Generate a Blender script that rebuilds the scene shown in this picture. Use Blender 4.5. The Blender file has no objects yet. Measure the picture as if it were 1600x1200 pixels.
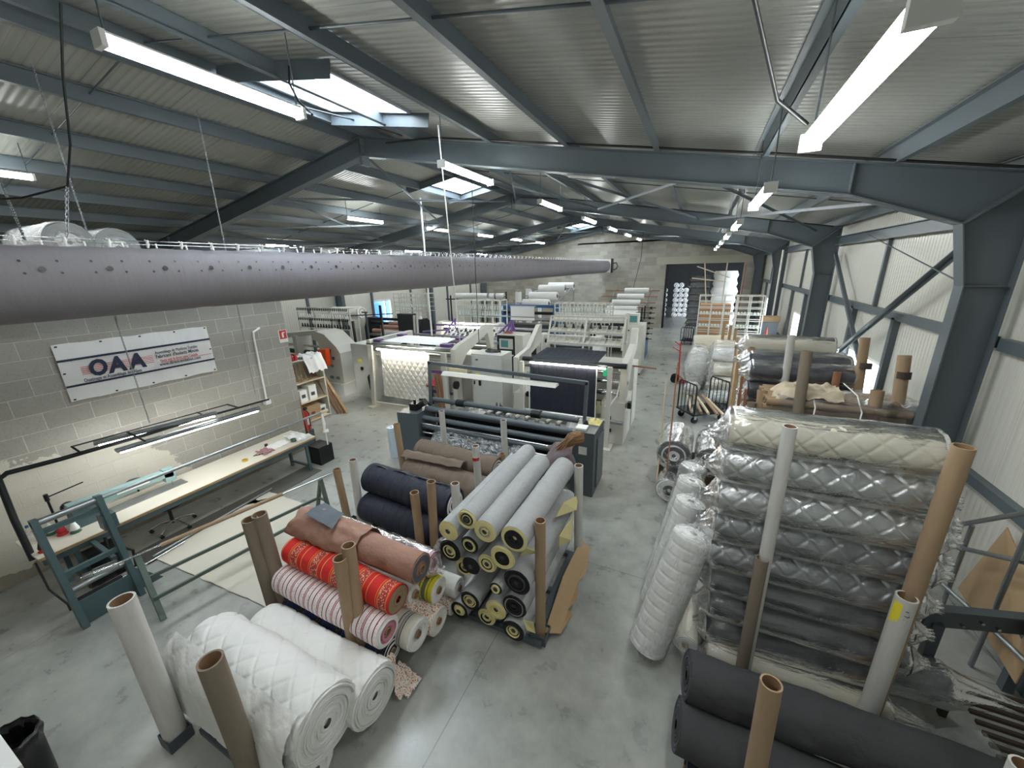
import bpy, math, random
from mathutils import Vector, Matrix, noise
random.seed(7)
PI = math.pi
S = bpy.context.scene
COL = S.collection

# ------------------------------------------------------------------ camera
cam_d = bpy.data.cameras.new('camera')
cam_d.sensor_width = 36.0
cam_d.lens = 13.5
cam_d.clip_start = 0.05
cam_d.clip_end = 200
cam = bpy.data.objects.new('camera', cam_d)
COL.objects.link(cam)
cam.matrix_world = Matrix(((0.90332751,-0.10266266,0.41648503,0),(0.42827941,0.27018969,-0.86230753,0),(-0.02400317,0.95731808,0.28803809,4.13),(0,0,0,1)))
S.camera = cam

# ------------------------------------------------------------------ world, exposure
S.view_settings.view_transform = 'Standard'
S.view_settings.look = 'None'
S.view_settings.exposure = 1.13
S.view_settings.gamma = 1.0
S.view_settings.use_curve_mapping = False
W = bpy.data.worlds.new('overcast_sky')
S.world = W
W.use_nodes = True
bg = W.node_tree.nodes['Background']
bg.inputs['Color'].default_value = (0.80, 0.90, 1.0, 1)
bg.inputs['Strength'].default_value = 11.0
sun_d = bpy.data.lights.new('sun', 'SUN')
sun_d.energy = 2.0
sun_d.angle = math.radians(4)
sun_d.color = (1.0, 0.95, 0.88)
sun = bpy.data.objects.new('sun', sun_d)
COL.objects.link(sun)
sun.rotation_euler = (math.radians(28), math.radians(38), 0)
LAMP_E = 36.0      # surface brightness of the tubes

# ------------------------------------------------------------------ materials
def lin(c):
    if isinstance(c, str):
        c = tuple(int(c[i:i+2], 16)/255 for i in (0, 2, 4))
    return tuple((x/12.92 if x <= 0.04045 else ((x+0.055)/1.055)**2.4) for x in c) + (1,)
_M = {}
def newmat(name):
    m = bpy.data.materials.new(name); m.use_nodes = True
    nt = m.node_tree; b = nt.nodes['Principled BSDF']
    return m, nt, b
def N(nt, t, **kw):
    n = nt.nodes.new(t)
    for k, v in kw.items():
        if k in n.inputs: n.inputs[k].default_value = v
        else: setattr(n, k, v)
    return n
def mth(nt, op, a, b=None, c=None):
    n = nt.nodes.new('ShaderNodeMath'); n.operation = op
    for i, v in enumerate((a, b, c)):
        if v is None: continue
        if isinstance(v, (int, float)): n.inputs[i].default_value = v
        else: nt.links.new(v, n.inputs[i])
    return n.outputs[0]
def ramp(nt, fac, stops, const=False):
    n = nt.nodes.new('ShaderNodeValToRGB')
    if const: n.color_ramp.interpolation = 'CONSTANT'
    e = n.color_ramp.elements
    while len(e) > 1: e.remove(e[-1])
    e[0].position = stops[0][0]; e[0].color = lin(stops[0][1])
    for p, c in stops[1:]:
        x = e.new(p); x.color = lin(c)
    nt.links.new(fac, n.inputs[0]); return n.outputs[0]
def mix(nt, f, a, b):
    n = nt.nodes.new('ShaderNodeMix'); n.data_type = 'RGBA'
    for i, v in ((0, f), (6, a), (7, b)):
        if isinstance(v, (int, float)): n.inputs[i].default_value = v
        elif isinstance(v, (tuple, str)): n.inputs[i].default_value = lin(v) if isinstance(v, str) else v
        else: nt.links.new(v, n.inputs[i])
    return n.outputs[2]
def coords(nt, kind='Object'):
    return nt.nodes.new('ShaderNodeTexCoord').outputs[kind]
def noi(nt, vec, scale, detail=4, rough=.6, stretch=None):
    if stretch:
        mp = nt.nodes.new('ShaderNodeMapping'); mp.inputs['Scale'].default_value = stretch
        nt.links.new(vec, mp.inputs[0]); vec = mp.outputs[0]
    n = N(nt, 'ShaderNodeTexNoise', Scale=scale, Detail=detail, Roughness=rough)
    nt.links.new(vec, n.inputs['Vector']); return n.outputs['Fac']
def bump(nt, b, h, dist=.01, strength=.6):
    n = N(nt, 'ShaderNodeBump', Strength=strength, Distance=dist)
    nt.links.new(h, n.inputs['Height']); nt.links.new(n.outputs[0], b.inputs['Normal'])
def mat(name, color, rough=.5, metal=0.0, var=.12, scale=6, bmp=0, bscale=30, stretch=None, spec=None, sheen=0):
    """plain surface with some real wear variation in its colour"""
    if name in _M: return _M[name]
    m, nt, b = newmat(name)
    c = lin(color); v = coords(nt)
    f = noi(nt, v, scale, stretch=stretch)
    lo = tuple(x*(1-var) for x in c[:3]) + (1,); hi = tuple(min(1, x*(1+var)) for x in c[:3]) + (1,)
    nt.links.new(mix(nt, f, lo, hi), b.inputs['Base Color'])
    b.inputs['Roughness'].default_value = rough; b.inputs['Metallic'].default_value = metal
    if spec is not None: b.inputs['Specular IOR Level'].default_value = spec
    if sheen: b.inputs['Sheen Weight'].default_value = sheen
    if bmp: bump(nt, b, noi(nt, v, bscale, 6), bmp)
    _M[name] = m; return m
def emit(name, color, strength):
    if name in _M: return _M[name]
    m, nt, b = newmat(name)
    b.inputs['Base Color'].default_value = lin(color)
    b.inputs['Emission Color'].default_value = lin(color); b.inputs['Emission Strength'].default_value = strength
    f = noi(nt, coords(nt), 3); nt.links.new(mix(nt, f, lin(color), tuple(x*.96 for x in lin(color)[:3])+(1,)), b.inputs['Emission Color'])
    _M[name] = m; return m

steel = mat('blue_grey_painted_steel', '535c61', .42, .0, .1, 3)
steel_dk = mat('dark_grey_machine_paint', '4a5358', .45, .0, .15, 4)
galv = mat('galvanised_steel', '9aa0a3', .35, .85, .15, 5)
chrome = mat('polished_steel', 'c8cccf', .18, 1.0, .08, 5)
black = mat('black_plastic', '17181a', .45, 0, .2, 8)
blackm = mat('black_metal', '1c1f22', .4, .3, .2, 8)
rubber = mat('black_rubber', '121212', .8, 0, .2, 8)
cream = mat('cream_machine_paint', 'c9c8be', .42, 0, .06, 3)
greybox = mat('light_grey_machine_paint', 'c4c5bf', .42, 0, .06, 3)
teal = mat('teal_green_paint', '4a5f63', .4, .1, .18, 4)
purple = mat('purple_machine_paint', '6d4f8c', .45, 0, .12, 4)
bluep = mat('blue_machine_paint', '2f5c8c', .45, 0, .12, 4)
red = mat('red_paint', 'c02a26', .4, 0, .12, 5)
orange = mat('orange_plastic', 'f2561f', .45, 0, .06, 5)
yellowm = mat('yellow_label', 'eadb3a', .6, 0, .06, 5)
whitep = mat('white_plastic', 'e9e9e6', .4, 0, .04, 5)
paper = mat('white_paper', 'eeeeea', .8, 0, .04, 5)
wood = mat('bare_wood', 'a08662', .7, 0, .2, 6, .002, 40, (1, 8, 8))
woodpale = mat('pale_wood_batten', 'd3c3a8', .7, 0, .15, 6)
woodred = mat('reddish_wood', '9a6a50', .7, 0, .15, 6)
card = mat('cardboard', 'a88e6c', .85, 0, .1, 8)
cardtube = mat('brown_cardboard_tube', '7d7162', .72, 0, .14, 5, .002, 25, (6, 6, 1))
cardtube2 = mat('tan_cardboard_tube', '9c8468', .72, 0, .12, 5, .002, 25, (6, 6, 1))
cardin = mat('tube_inside', '8d6f52', .9, 0, .12, 6)
whitetube = mat('white_paper_tube', 'c2c1bc', .7, 0, .12, 5, .002, 25, (6, 6, 1))
glassgreen = mat('thread_cone', 'cfd8d2', .5, 0, .15, 20)
darkthread = mat('dark_thread_cone', '26262b', .6, 0, .2, 20)
redthread = mat('red_thread_cone', 'b52430', .6, 0, .15, 20)
skin = mat('skin', 'c99a80', .55, 0, .06, 10)
hairm = mat('auburn_hair', '80603f', .55, 0, .35, 30, .004, 60, (1, 1, .2))
jacket = mat('brown_grey_jacket', '6b5f62', .85, 0, .12, 10, .006, 18, None, None, .2)
trousers = mat('dark_trousers', '24272e', .85, 0, .12, 10)
screen = emit('screen_glow', '3f6a6a', .18)
tubeglow = emit('lit_fluorescent_tube', 'f8fcfb', LAMP_E)
stripglow = emit('lit_machine_strip', 'fff6e0', 30)
stripglow2 = emit('lit_bench_tube', 'ffffff', 14)

def m_block(name, plane, c1, c2, mortar, bw=.5, rh=.256, plaster=False):
    m, nt, b = newmat(name)
    v = coords(nt)
    sx = nt.nodes.new('ShaderNodeSeparateXYZ'); nt.links.new(v, sx.inputs[0])
    cx = nt.nodes.new('ShaderNodeCombineXYZ')
    nt.links.new(sx.outputs[1 if plane == 'yz' else 0], cx.inputs[0]); nt.links.new(sx.outputs[2], cx.inputs[1])
    br = nt.nodes.new('ShaderNodeTexBrick')
    br.inputs['Scale'].default_value = 1; br.inputs['Brick Width'].default_value = bw; br.inputs['Row Height'].default_value = rh
    br.inputs['Mortar Size'].default_value = .006; br.inputs['Mortar Smooth'].default_value = .3; br.inputs['Bias'].default_value = 0
    br.inputs['Color1'].default_value = lin(c1); br.inputs['Color2'].default_value = lin(c2); br.inputs['Mortar'].default_value = lin(mortar)
    nt.links.new(cx.outputs[0], br.inputs['Vector'])
    n1 = noi(nt, v, 1.3, 5); n2 = noi(nt, v, 45, 5, .7)
    col = mix(nt, mth(nt, 'MULTIPLY', n1, .35), br.outputs['Color'], '8d8672')
    col = mix(nt, mth(nt, 'MULTIPLY', mth(nt, 'GREATER_THAN', n2, .56), .22), col, '6f6d62')
    if plaster:   # irregular skim coat on the lower part of the wall
        y = sx.outputs[1]; z = sx.outputs[2]
        top = mth(nt, 'ADD', 1.62, mth(nt, 'MULTIPLY', mth(nt, 'SUBTRACT', noi(nt, v, 2.2, 6, .7), .5), 1.1))
        d = mth(nt, 'MULTIPLY', mth(nt, 'MAXIMUM', mth(nt, 'SUBTRACT', y, 2.5), 0), 1.25)
        edge = mth(nt, 'SUBTRACT', mth(nt, 'SUBTRACT', top, d), z)
        k = mth(nt, 'MULTIPLY', mth(nt, 'GREATER_THAN', edge, 0), .93)
        col = mix(nt, k, col, mix(nt, n1, 'c6c1b2', 'd8d4c6'))
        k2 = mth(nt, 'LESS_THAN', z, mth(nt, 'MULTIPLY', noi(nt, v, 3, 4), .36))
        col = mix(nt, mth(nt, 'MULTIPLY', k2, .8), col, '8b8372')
    nt.links.new(col, b.inputs['Base Color']); b.inputs['Roughness'].default_value = .9
    h = mth(nt, 'ADD', mth(nt, 'MULTIPLY', br.outputs['Fac'], -.6), mth(nt, 'MULTIPLY', n2, .5))
    bump(nt, b, h, .012, .7)
    return m
m_left_block = m_block('concrete_blocks_left', 'yz', '9f9c94', 'aca9a1', 'cfcdc6', plaster=True)
m_back_block = m_block('concrete_blocks_back', 'xz', '8f8c83', 'adaaa0', 'a5a299')

def m_floor():
    m, nt, b = newmat('polished_concrete_floor')
    v = coords(nt)
    a = noi(nt, v, .45, 5, .6); c = noi(nt, v, 3.2, 7, .65); d = noi(nt, v, 22, 5, .6)
    f = mth(nt, 'ADD', mth(nt, 'MULTIPLY', a, .6), mth(nt, 'MULTIPLY', c, .45))
    col = ramp(nt, f, [(.3, '6f716b'), (.48, '92948e'), (.68, 'adafa8')])
    sp = mth(nt, 'GREATER_THAN', noi(nt, v, 13, 2, .4), .80)
    col = mix(nt, mth(nt, 'MULTIPLY', sp, .16), col, '45443f')
    # saw-cut joints of the slab
    sx = nt.nodes.new('ShaderNodeSeparateXYZ'); nt.links.new(v, sx.inputs[0])
    j = None
    for o, off, per in ((sx.outputs[0], 1.75, 5.0), (sx.outputs[1], .4, 5.0)):
        q = mth(nt, 'FRACT', mth(nt, 'DIVIDE', mth(nt, 'ADD', o, off+50), per))
        q = mth(nt, 'LESS_THAN', q, .0016)
        j = q if j is None else mth(nt, 'MAXIMUM', j, q)
    col = mix(nt, mth(nt, 'MULTIPLY', j, .6), col, '3a3a38')
    nt.links.new(col, b.inputs['Base Color'])
    r = ramp(nt, c, [(.3, (.22,)*3), (.7, (.5,)*3)])
    rr = mth(nt, 'ADD', mth(nt, 'MULTIPLY', c, .4), .12)
    nt.links.new(rr, b.inputs['Roughness'])
    bump(nt, b, d, .002, .3)
    return m
floor_m = m_floor()

def m_ribbed(name, axis, per, c, line, rough=.4, dist=.004, duty=.12, fine=None):
    m, nt, b = newmat(name)
    v = coords(nt); sx = nt.nodes.new('ShaderNodeSeparateXYZ'); nt.links.new(v, sx.inputs[0])
    q = mth(nt, 'FRACT', mth(nt, 'DIVIDE', mth(nt, 'ADD', sx.outputs[axis], 60), per))
    ln = mth(nt, 'LESS_THAN', q, duty)
    q2 = mth(nt, 'FRACT', mth(nt, 'DIVIDE', mth(nt, 'ADD', sx.outputs[axis], 60), 1.0))
    seam = mth(nt, 'LESS_THAN', q2, .014)
    n1 = noi(nt, v, .8, 4)
    col = mix(nt, n1, tuple(x*.93 for x in lin(c)[:3])+(1,), lin(c))
    col = mix(nt, mth(nt, 'MULTIPLY', ln, .35), col, line)
    col = mix(nt, mth(nt, 'MULTIPLY', seam, .7), col, line)
    nt.links.new(col, b.inputs['Base Color']); b.inputs['Roughness'].default_value = rough
    w = mth(nt, 'SINE', mth(nt, 'MULTIPLY', q, 2*PI))
    bump(nt, b, w, dist, .8)
    return m
roof_m = m_ribbed('roof_sandwich_panel', 1, .1, '90928b', '696b66', .33, .004)
wall_m = m_ribbed('wall_sandwich_panel', 1, .1, 'cbcac0', 'aeada2', .34, .003)
wallx_m = m_ribbed('wall_sandwich_panel_end', 0, .1, 'cbc8bb', 'aeac9f', .38, .003)

def m_window(name='window_glass'):
    m, nt, b = newmat(name)
    b.inputs['Base Color'].default_value = (.95, .97, 1, 1)
    out = nt.nodes['Material Output']
    tr = nt.nodes.new('ShaderNodeBsdfTransparent'); gl = nt.nodes.new('ShaderNodeBsdfGlossy'); gl.inputs['Roughness'].default_value = .05
    lw = nt.nodes.new('ShaderNodeLayerWeight'); fo = mth(nt, 'ADD', mth(nt, 'MULTIPLY', mth(nt, 'POWER', lw.outputs['Facing'], 4.0), .6), .04)
    mx = nt.nodes.new('ShaderNodeMixShader'); nt.links.new(fo, mx.inputs[0]); nt.links.new(tr.outputs[0], mx.inputs[1]); nt.links.new(gl.outputs[0], mx.inputs[2])
    nt.links.new(mx.outputs[0], out.inputs['Surface'])
    return m
glass_m = m_window()

def m_film(name='clear_plastic_film', haze=.16, tint=(.93, .94, .95, 1), gk=1.0):
    m, nt, b = newmat(name)
    out = nt.nodes['Material Output']; v = coords(nt)
    tr = nt.nodes.new('ShaderNodeBsdfTransparent'); tr.inputs[0].default_value = tint
    gl = nt.nodes.new('ShaderNodeBsdfGlossy'); gl.inputs['Roughness'].default_value = .12
    df = nt.nodes.new('ShaderNodeBsdfDiffuse'); df.inputs[0].default_value = (.85, .87, .88, 1)
    n = N(nt, 'ShaderNodeTexNoise', Scale=5, Detail=4, Roughness=.55, Distortion=1.6)
    mp = nt.nodes.new('ShaderNodeMapping'); mp.inputs['Scale'].default_value = (.35, 1.5, 1.5)
    nt.links.new(v, mp.inputs[0]); nt.links.new(mp.outputs[0], n.inputs['Vector'])
    bp = N(nt, 'ShaderNodeBump', Strength=.8, Distance=.024); nt.links.new(n.outputs['Fac'], bp.inputs['Height'])
    nt.links.new(bp.outputs[0], gl.inputs['Normal'])
    fr = nt.nodes.new('ShaderNodeFresnel'); fr.inputs[0].default_value = 1.5; nt.links.new(bp.outputs[0], fr.inputs['Normal'])
    if gk < 1:
        lw = nt.nodes.new('ShaderNodeLayerWeight'); nt.links.new(bp.outputs[0], lw.inputs['Normal'])
        fac = mth(nt, 'MULTIPLY', mth(nt, 'ADD', mth(nt, 'POWER', lw.outputs['Facing'], 2.5), .10), gk)
    else: fac = mth(nt, 'ADD', mth(nt, 'MULTIPLY', fr.outputs[0], .9), .05)
    m1 = nt.nodes.new('ShaderNodeMixShader'); nt.links.new(fac, m1.inputs[0]); nt.links.new(tr.outputs[0], m1.inputs[1]); nt.links.new(gl.outputs[0], m1.inputs[2])
    hz = mth(nt, 'MULTIPLY', mth(nt, 'POWER', n.outputs['Fac'], 3.0), haze*3)
    m2 = nt.nodes.new('ShaderNodeMixShader'); nt.links.new(hz, m2.inputs[0]); nt.links.new(m1.outputs[0], m2.inputs[1]); nt.links.new(df.outputs[0], m2.inputs[2])
    nt.links.new(m2.outputs[0], out.inputs['Surface'])
    return m
film = m_film()
film_milky = m_film('milky_plastic_film', .45, (.98, .98, .98, 1), .6)
def m_polycarb():
    m, nt, b = newmat('white_polycarbonate'); out = nt.nodes['Material Output']
    tr = nt.nodes.new('ShaderNodeBsdfTransparent'); tl = nt.nodes.new('ShaderNodeBsdfTranslucent'); tl.inputs[0].default_value = (.92, .95, .97, 1)
    mx = nt.nodes.new('ShaderNodeMixShader'); mx.inputs[0].default_value = .6
    nt.links.new(tr.outputs[0], mx.inputs[1]); nt.links.new(tl.outputs[0], mx.inputs[2]); nt.links.new(mx.outputs[0], out.inputs['Surface']); return m
polycarb = m_polycarb()

def m_cloth(name, color, rough=.8, bscale=6, dist=.02, var=.1, metal=0, weave=True, stretch=None, strength=.5):
    if name in _M: return _M[name]
    m, nt, b = newmat(name); v = coords(nt)
    n1 = noi(nt, v, bscale, 5, .55, stretch); n2 = noi(nt, v, 2.2, 3)
    c = lin(color)
    nt.links.new(mix(nt, n2, tuple(x*(1-var) for x in c[:3])+(1,), tuple(min(1, x*(1+var)) for x in c[:3])+(1,)), b.inputs['Base Color'])
    b.inputs['Roughness'].default_value = rough; b.inputs['Metallic'].default_value = metal
    bump(nt, b, n1, dist, strength)
    _M[name] = m; return m
grey_felt = m_cloth('light_grey_felt', 'a5a7a7', .9, 9, .03, .08)
yellow_foam = m_cloth('pale_yellow_backing', 'd9cf97', .85, 20, .012, .12)
black_foam = m_cloth('black_backing', '1b1b1d', .8, 20, .012, .2)
white_quilt = m_cloth('white_quilted_fabric', 'dcdcd8', .75, 14, .01, .04)
white_knit = m_cloth('white_knit_fabric', 'cfcfcb', .8, 20, .015, .05)
cream_quilt = m_cloth('cream_quilted_fabric', 'cfc9b6', .75, 14, .01, .05)
navy = m_cloth('navy_channel_fabric', '1f2432', .7, 12, .015, .15)
brown = m_cloth('brown_channel_fabric', '6d5f52', .75, 12, .015, .1)
charcoal = m_cloth('charcoal_fabric', '3d3e40', .85, 7, .03, .12)
charcoal_lt = m_cloth('dark_grey_fabric_in_film', '474a4e', .6, 7, .03, .2)
salmon = m_cloth('salmon_brown_fabric', '9a7564', .7, 7, .05, .14)
slate = m_cloth('slate_lining', '5b626a', .8, 8, .02, .1)
white_ply = m_cloth('white_rolled_wadding', 'e6e6e3', .8, 14, .012, .04)
ticking = m_cloth('natural_canvas', 'c3b79f', .85, 7, .03, .08)
duct_m = m_cloth('grey_duct_fabric', '6e6b6e', .75, 3, .035, .06, stretch=(1, 1, .25))
foil = m_cloth('quilted_foil', 'd2d4d4', .3, 18, .015, .08, .95)
foil_dk = m_cloth('dark_quilted_foil', '8c8f92', .38, 18, .015, .12, .9)
foil_crumple = m_cloth('crumpled_foil', 'c9cccd', .16, 9, .12, .06, 1.0, strength=1.0)
banner_m = m_cloth('banner_vinyl', 'e4e3e0', .5, 5, .03, .03, stretch=(1, 1, .3))
sheet_m = m_cloth('cream_floor_sheet', 'c9c5b7', .7, 4, .012, .06)

def m_stripe(name, stops, per, motif=None, mcol='ffffff', msc=60, thr=.32, mrange=(0, 1), rough=.8, motif2=None):
    """bands around a roll (along its length, UV.x in metres) with a small printed motif"""
    m, nt, b = newmat(name)
    uv = coords(nt, 'UV'); sx = nt.nodes.new('ShaderNodeSeparateXYZ'); nt.links.new(uv, sx.inputs[0])
    q = mth(nt, 'FRACT', mth(nt, 'DIVIDE', mth(nt, 'ADD', sx.outputs[0], 20), per))
    col = ramp(nt, q, stops, True)
    vo = N(nt, 'ShaderNodeTexVoronoi', Scale=msc); nt.links.new(uv, vo.inputs['Vector'])
    k = mth(nt, 'LESS_THAN', vo.outputs['Distance'], thr)
    inr = mth(nt, 'MULTIPLY', mth(nt, 'GREATER_THAN', q, mrange[0]), mth(nt, 'LESS_THAN', q, mrange[1]))
    col = mix(nt, mth(nt, 'MULTIPLY', k, inr), col, mcol)
    if motif2:
        vo2 = N(nt, 'ShaderNodeTexVoronoi', Scale=msc*.8); nt.links.new(uv, vo2.inputs['Vector']); vo2.inputs['Randomness'].default_value = .8
        pick = ramp(nt, vo2.outputs['Color'], [(0, motif2[0]), (.45, motif2[1]), (.6, motif2[2])], True)
        k2 = mth(nt, 'LESS_THAN', vo2.outputs['Distance'], thr+.06)
        col = mix(nt, k2, col, pick)
    nt.links.new(col, b.inputs['Base Color']); b.inputs['Roughness'].default_value = rough
    bump(nt, b, noi(nt, coords(nt), 9, 4), .012, .4)
    return m
p_red = m_stripe('red_striped_print', [(0, 'c8201c'), (.22, 'd97b3a'), (.25, 'c8201c'), (.30, 'cf9046'), (.33, 'a8332e'), (.62, 'd97b3a'), (.66, 'c8201c'), (.84, 'e0a050'), (.87, 'c8201c')], .34, True, 'd9b99a', 55, .34, (.33, .62))
p_whitered = m_stripe('white_and_wine_striped_print', [(0, 'e3dad6'), (.08, '7a1430'), (.14, 'e3dad6'), (.4, '8f1f38'), (.44, 'd9bcc0'), (.5, '8f1f38'), (.54, 'e3dad6'), (.8, '7a1430'), (.85, 'e3dad6')], .22, True, 'a06a78', 70, .25, (.14, .8))
p_navy = m_stripe('navy_floral_print', [(0, '1f2c52'), (.5, '22242e'), (.9, '2f4678'), (.95, '1f2c52')], .3, True, '8a8062', 75, .26, (.5, .9))
p_yellow = m_stripe('yellow_and_grey_print', [(0, 'ded23a'), (.3, '7d8438'), (.36, 'ded23a'), (.44, '6c7256'), (.62, 'ded23a'), (.7, '7d8438'), (.74, 'ded23a')], .3, True, '50582f', 70, .22, (.0, .8))
p_floral = m_stripe('multicolour_floral_print', [(0, 'e4ddd0')], 1.0, True, 'c8503c', 60, .3, (0, 1), motif2=('b5322c', '27335c', 'd9a070'))
p_lace = m_stripe('cream_lace_print', [(0, 'd8d3c8'), (.55, '3a3440'), (.58, 'cfc9c0'), (.66, '8b8492'), (.70, 'cfc9c0'), (.74, '3a3440'), (.77, 'd8d3c8')], .36, True, '8b8794', 80, .22, (.58, .77))
p_pink = m_stripe('pink_check_print', [(0, 'c44a78'), (.3, 'e0a8b8'), (.45, 'b03a5c'), (.6, 'dd7fa0'), (.8, 'e8c6cf')], .12, True, 'f0dfe2', 40, .3, (0, 1))

# ------------------------------------------------------------------ mesh helpers
class MB:
    def __init__(self):
        self.v = []; self.f = []; self.mi = []; self.sm = []; self.uv = []
    def add(self, verts, faces, mi=0, smooth=False, uvs=None):
        o = len(self.v); self.v += [tuple(p) for p in verts]
        for i, f in enumerate(faces):
            self.f.append([o+k for k in f]); self.mi.append(mi); self.sm.append(smooth)
            self.uv.append(uvs[i] if uvs else [(0, 0)]*len(f))
        return self
    def box(self, a, b, mi=0):
        x0, x1 = sorted((a[0], b[0])); y0, y1 = sorted((a[1], b[1])); z0, z1 = sorted((a[2], b[2]))
        return self.add([(x0,y0,z0),(x1,y0,z0),(x1,y1,z0),(x0,y1,z0),(x0,y0,z1),(x1,y0,z1),(x1,y1,z1),(x0,y1,z1)],
                 [(0,3,2,1),(4,5,6,7),(0,1,5,4),(1,2,6,5),(2,3,7,6),(3,0,4,7)], mi)
    def bar(self, p, q, w, h, up=(0,0,1), mi=0):
        """rectangular bar from p to q, w across, h along up"""
        p = Vector(p); q = Vector(q); d = (q-p).normalized(); u = Vector(up)
        s = d.cross(u)
        if s.length < 1e-4: u = Vector((0,1,0)); s = d.cross(u)
        s.normalize(); u = s.cross(d).normalized()
        vs = []
        for e in (p, q):
            for a, b in ((-1,-1),(1,-1),(1,1),(-1,1)):
                vs.append(e + s*(a*w/2) + u*(b*h/2))
        return self.add(vs, [(0,1,2,3),(7,6,5,4),(0,4,5,1),(1,5,6,2),(2,6,7,3),(3,7,4,0)], mi)
    def ibeam(self, p, q, w, h, t=.012, up=(0,0,1)):
        p = Vector(p); q = Vector(q); d = (q-p).normalized(); u = Vector(up); s = d.cross(u).normalized(); u = s.cross(d)
        self.bar(p+u*(h/2-t/2), q+u*(h/2-t/2), w, t, up); self.bar(p-u*(h/2-t/2), q-u*(h/2-t/2), w, t, up)
        return self.bar(p, q, t, h-2*t, up)
    def cyl(self, p, q, r, r2=None, n=16, cap=True, mi=0, smooth=True):
        p = Vector(p); q = Vector(q); r2 = r if r2 is None else r2
        d = (q-p).normalized(); a = d.orthogonal().normalized(); b = d.cross(a)
        vs = [p+(a*math.cos(t)+b*math.sin(t))*r for t in [2*PI*i/n for i in range(n)]]
        vs += [q+(a*math.cos(t)+b*math.sin(t))*r2 for t in [2*PI*i/n for i in range(n)]]
        self.add(vs, [(i, (i+1)%n, n+(i+1)%n, n+i) for i in range(n)], mi, smooth)
        if cap:
            self.add(vs[:n], [tuple(reversed(range(n)))], mi); self.add(vs[n:], [tuple(range(n))], mi)
        return self
    def pipe(self, p, q, r, ri, n=20, mi=0, mi_in=0):
        """open tube with wall thickness"""
        p = Vector(p); q = Vector(q); d = (q-p).normalized(); a = d.orthogonal().normalized(); b = d.cross(a)
        T = [2*PI*i/n for i in range(n)]
        ring = lambda c, rr: [c+(a*math.cos(t)+b*math.sin(t))*rr for t in T]
        vs = ring(p, r)+ring(q, r)+ring(p, ri)+ring(q, ri)
        F = []
        self.add(vs, [(i, (i+1)%n, n+(i+1)%n, n+i) for i in range(n)], mi, True)
        self.add(vs, [(2*n+i, 3*n+i, 3*n+(i+1)%n, 2*n+(i+1)%n) for i in range(n)], mi_in, True)
        self.add(vs, [(n+i, n+(i+1)%n, 3*n+(i+1)%n, 3*n+i) for i in range(n)], mi)
        self.add(vs, [(i, 2*n+i, 2*n+(i+1)%n, (i+1)%n) for i in range(n)], mi)
        return self
    def path(self, pts, r, n=8, mi=0, cap=True):
        pts = [Vector(p) for p in pts]; rings = []
        a = None
        for i, p in enumerate(pts):
            d = ((pts[min(i+1, len(pts)-1)]-pts[max(i-1, 0)])).normalized()
            if a is None: a = d.orthogonal().normalized()
            else:
                a = a - d*a.dot(d)
                a = d.orthogonal().normalized() if a.length < 1e-5 else a.normalized()
            b = d.cross(a); rr = r[i] if isinstance(r, (list, tuple)) else r
            rings.append([p+(a*math.cos(2*PI*k/n)+b*math.sin(2*PI*k/n))*rr for k in range(n)])
        vs = [x for ring in rings for x in ring]
        self.add(vs, [(i*n+k, i*n+(k+1)%n, (i+1)*n+(k+1)%n, (i+1)*n+k) for i in range(len(pts)-1) for k in range(n)], mi, True)
        if cap:
            self.add(rings[0], [tuple(reversed(range(n)))], mi); self.add(rings[-1], [tuple(range(n))], mi)
        return self
    def prism(self, poly, axis, a, b, mi=0):
        """extrude polygon (2D in the two other axes) along axis from a to b"""
        n = len(poly)
        def P(u, v, w): return {'x': (w, u, v), 'y': (u, w, v), 'z': (u, v, w)}[axis]
        vs = [P(u, v, a) for u, v in poly]+[P(u, v, b) for u, v in poly]
        return self.add(vs, [tuple(range(n))[::-1], tuple(range(n, 2*n))]+[(i, (i+1)%n, n+(i+1)%n, n+i) for i in range(n)], mi)
    def grid(self, fn, nu, nv, closed=False, mi=0, smooth=True, uvs=None):
        """fn(i,j)->point, i in 0..nu, j in 0..nv"""
        vs = [fn(i, j) for i in range(nu+1) for j in range(nv+1)]
        F = []; U = []
        for i in range(nu):
            for j in range(nv):
                F.append((i*(nv+1)+j, (i+1)*(nv+1)+j, (i+1)*(nv+1)+j+1, i*(nv+1)+j+1))
                if uvs: U.append([uvs(i, j), uvs(i+1, j), uvs(i+1, j+1), uvs(i, j+1)])
        return self.add(vs, F, mi, smooth, U or None)
    def lathe(self, prof, c=(0,0,0), n=20, mi=0):
        """prof list of (r,z), around vertical axis at c"""
        vs = []
        for r, z in prof:
            for k in range(n): vs.append((c[0]+r*math.cos(2*PI*k/n), c[1]+r*math.sin(2*PI*k/n), c[2]+z))
        return self.add(vs, [(i*n+k, i*n+(k+1)%n, (i+1)*n+(k+1)%n, (i+1)*n+k) for i in range(len(prof)-1) for k in range(n)], mi, True)
    def build(self, name, m, parent=None, local=False):
        me = bpy.data.meshes.new(name)
        off = Vector((0, 0, 0))
        if parent is not None and not local:
            p = parent
            while p is not None: off += p.location; p = p.parent
        me.from_pydata([tuple(Vector(x)-off) for x in self.v], [], self.f)
        for mm in (m if isinstance(m, (list, tuple)) else [m]): me.materials.append(mm)
        me.polygons.foreach_set('material_index', self.mi); me.polygons.foreach_set('use_smooth', self.sm)
        ul = me.uv_layers.new(name='UVMap')
        ul.data.foreach_set('uv', [c for f in self.uv for uv in f for c in uv])
        me.update(); me.validate()
        o = bpy.data.objects.new(name, me); COL.objects.link(o)
        if parent is not None: o.parent = parent
        return o

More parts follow.
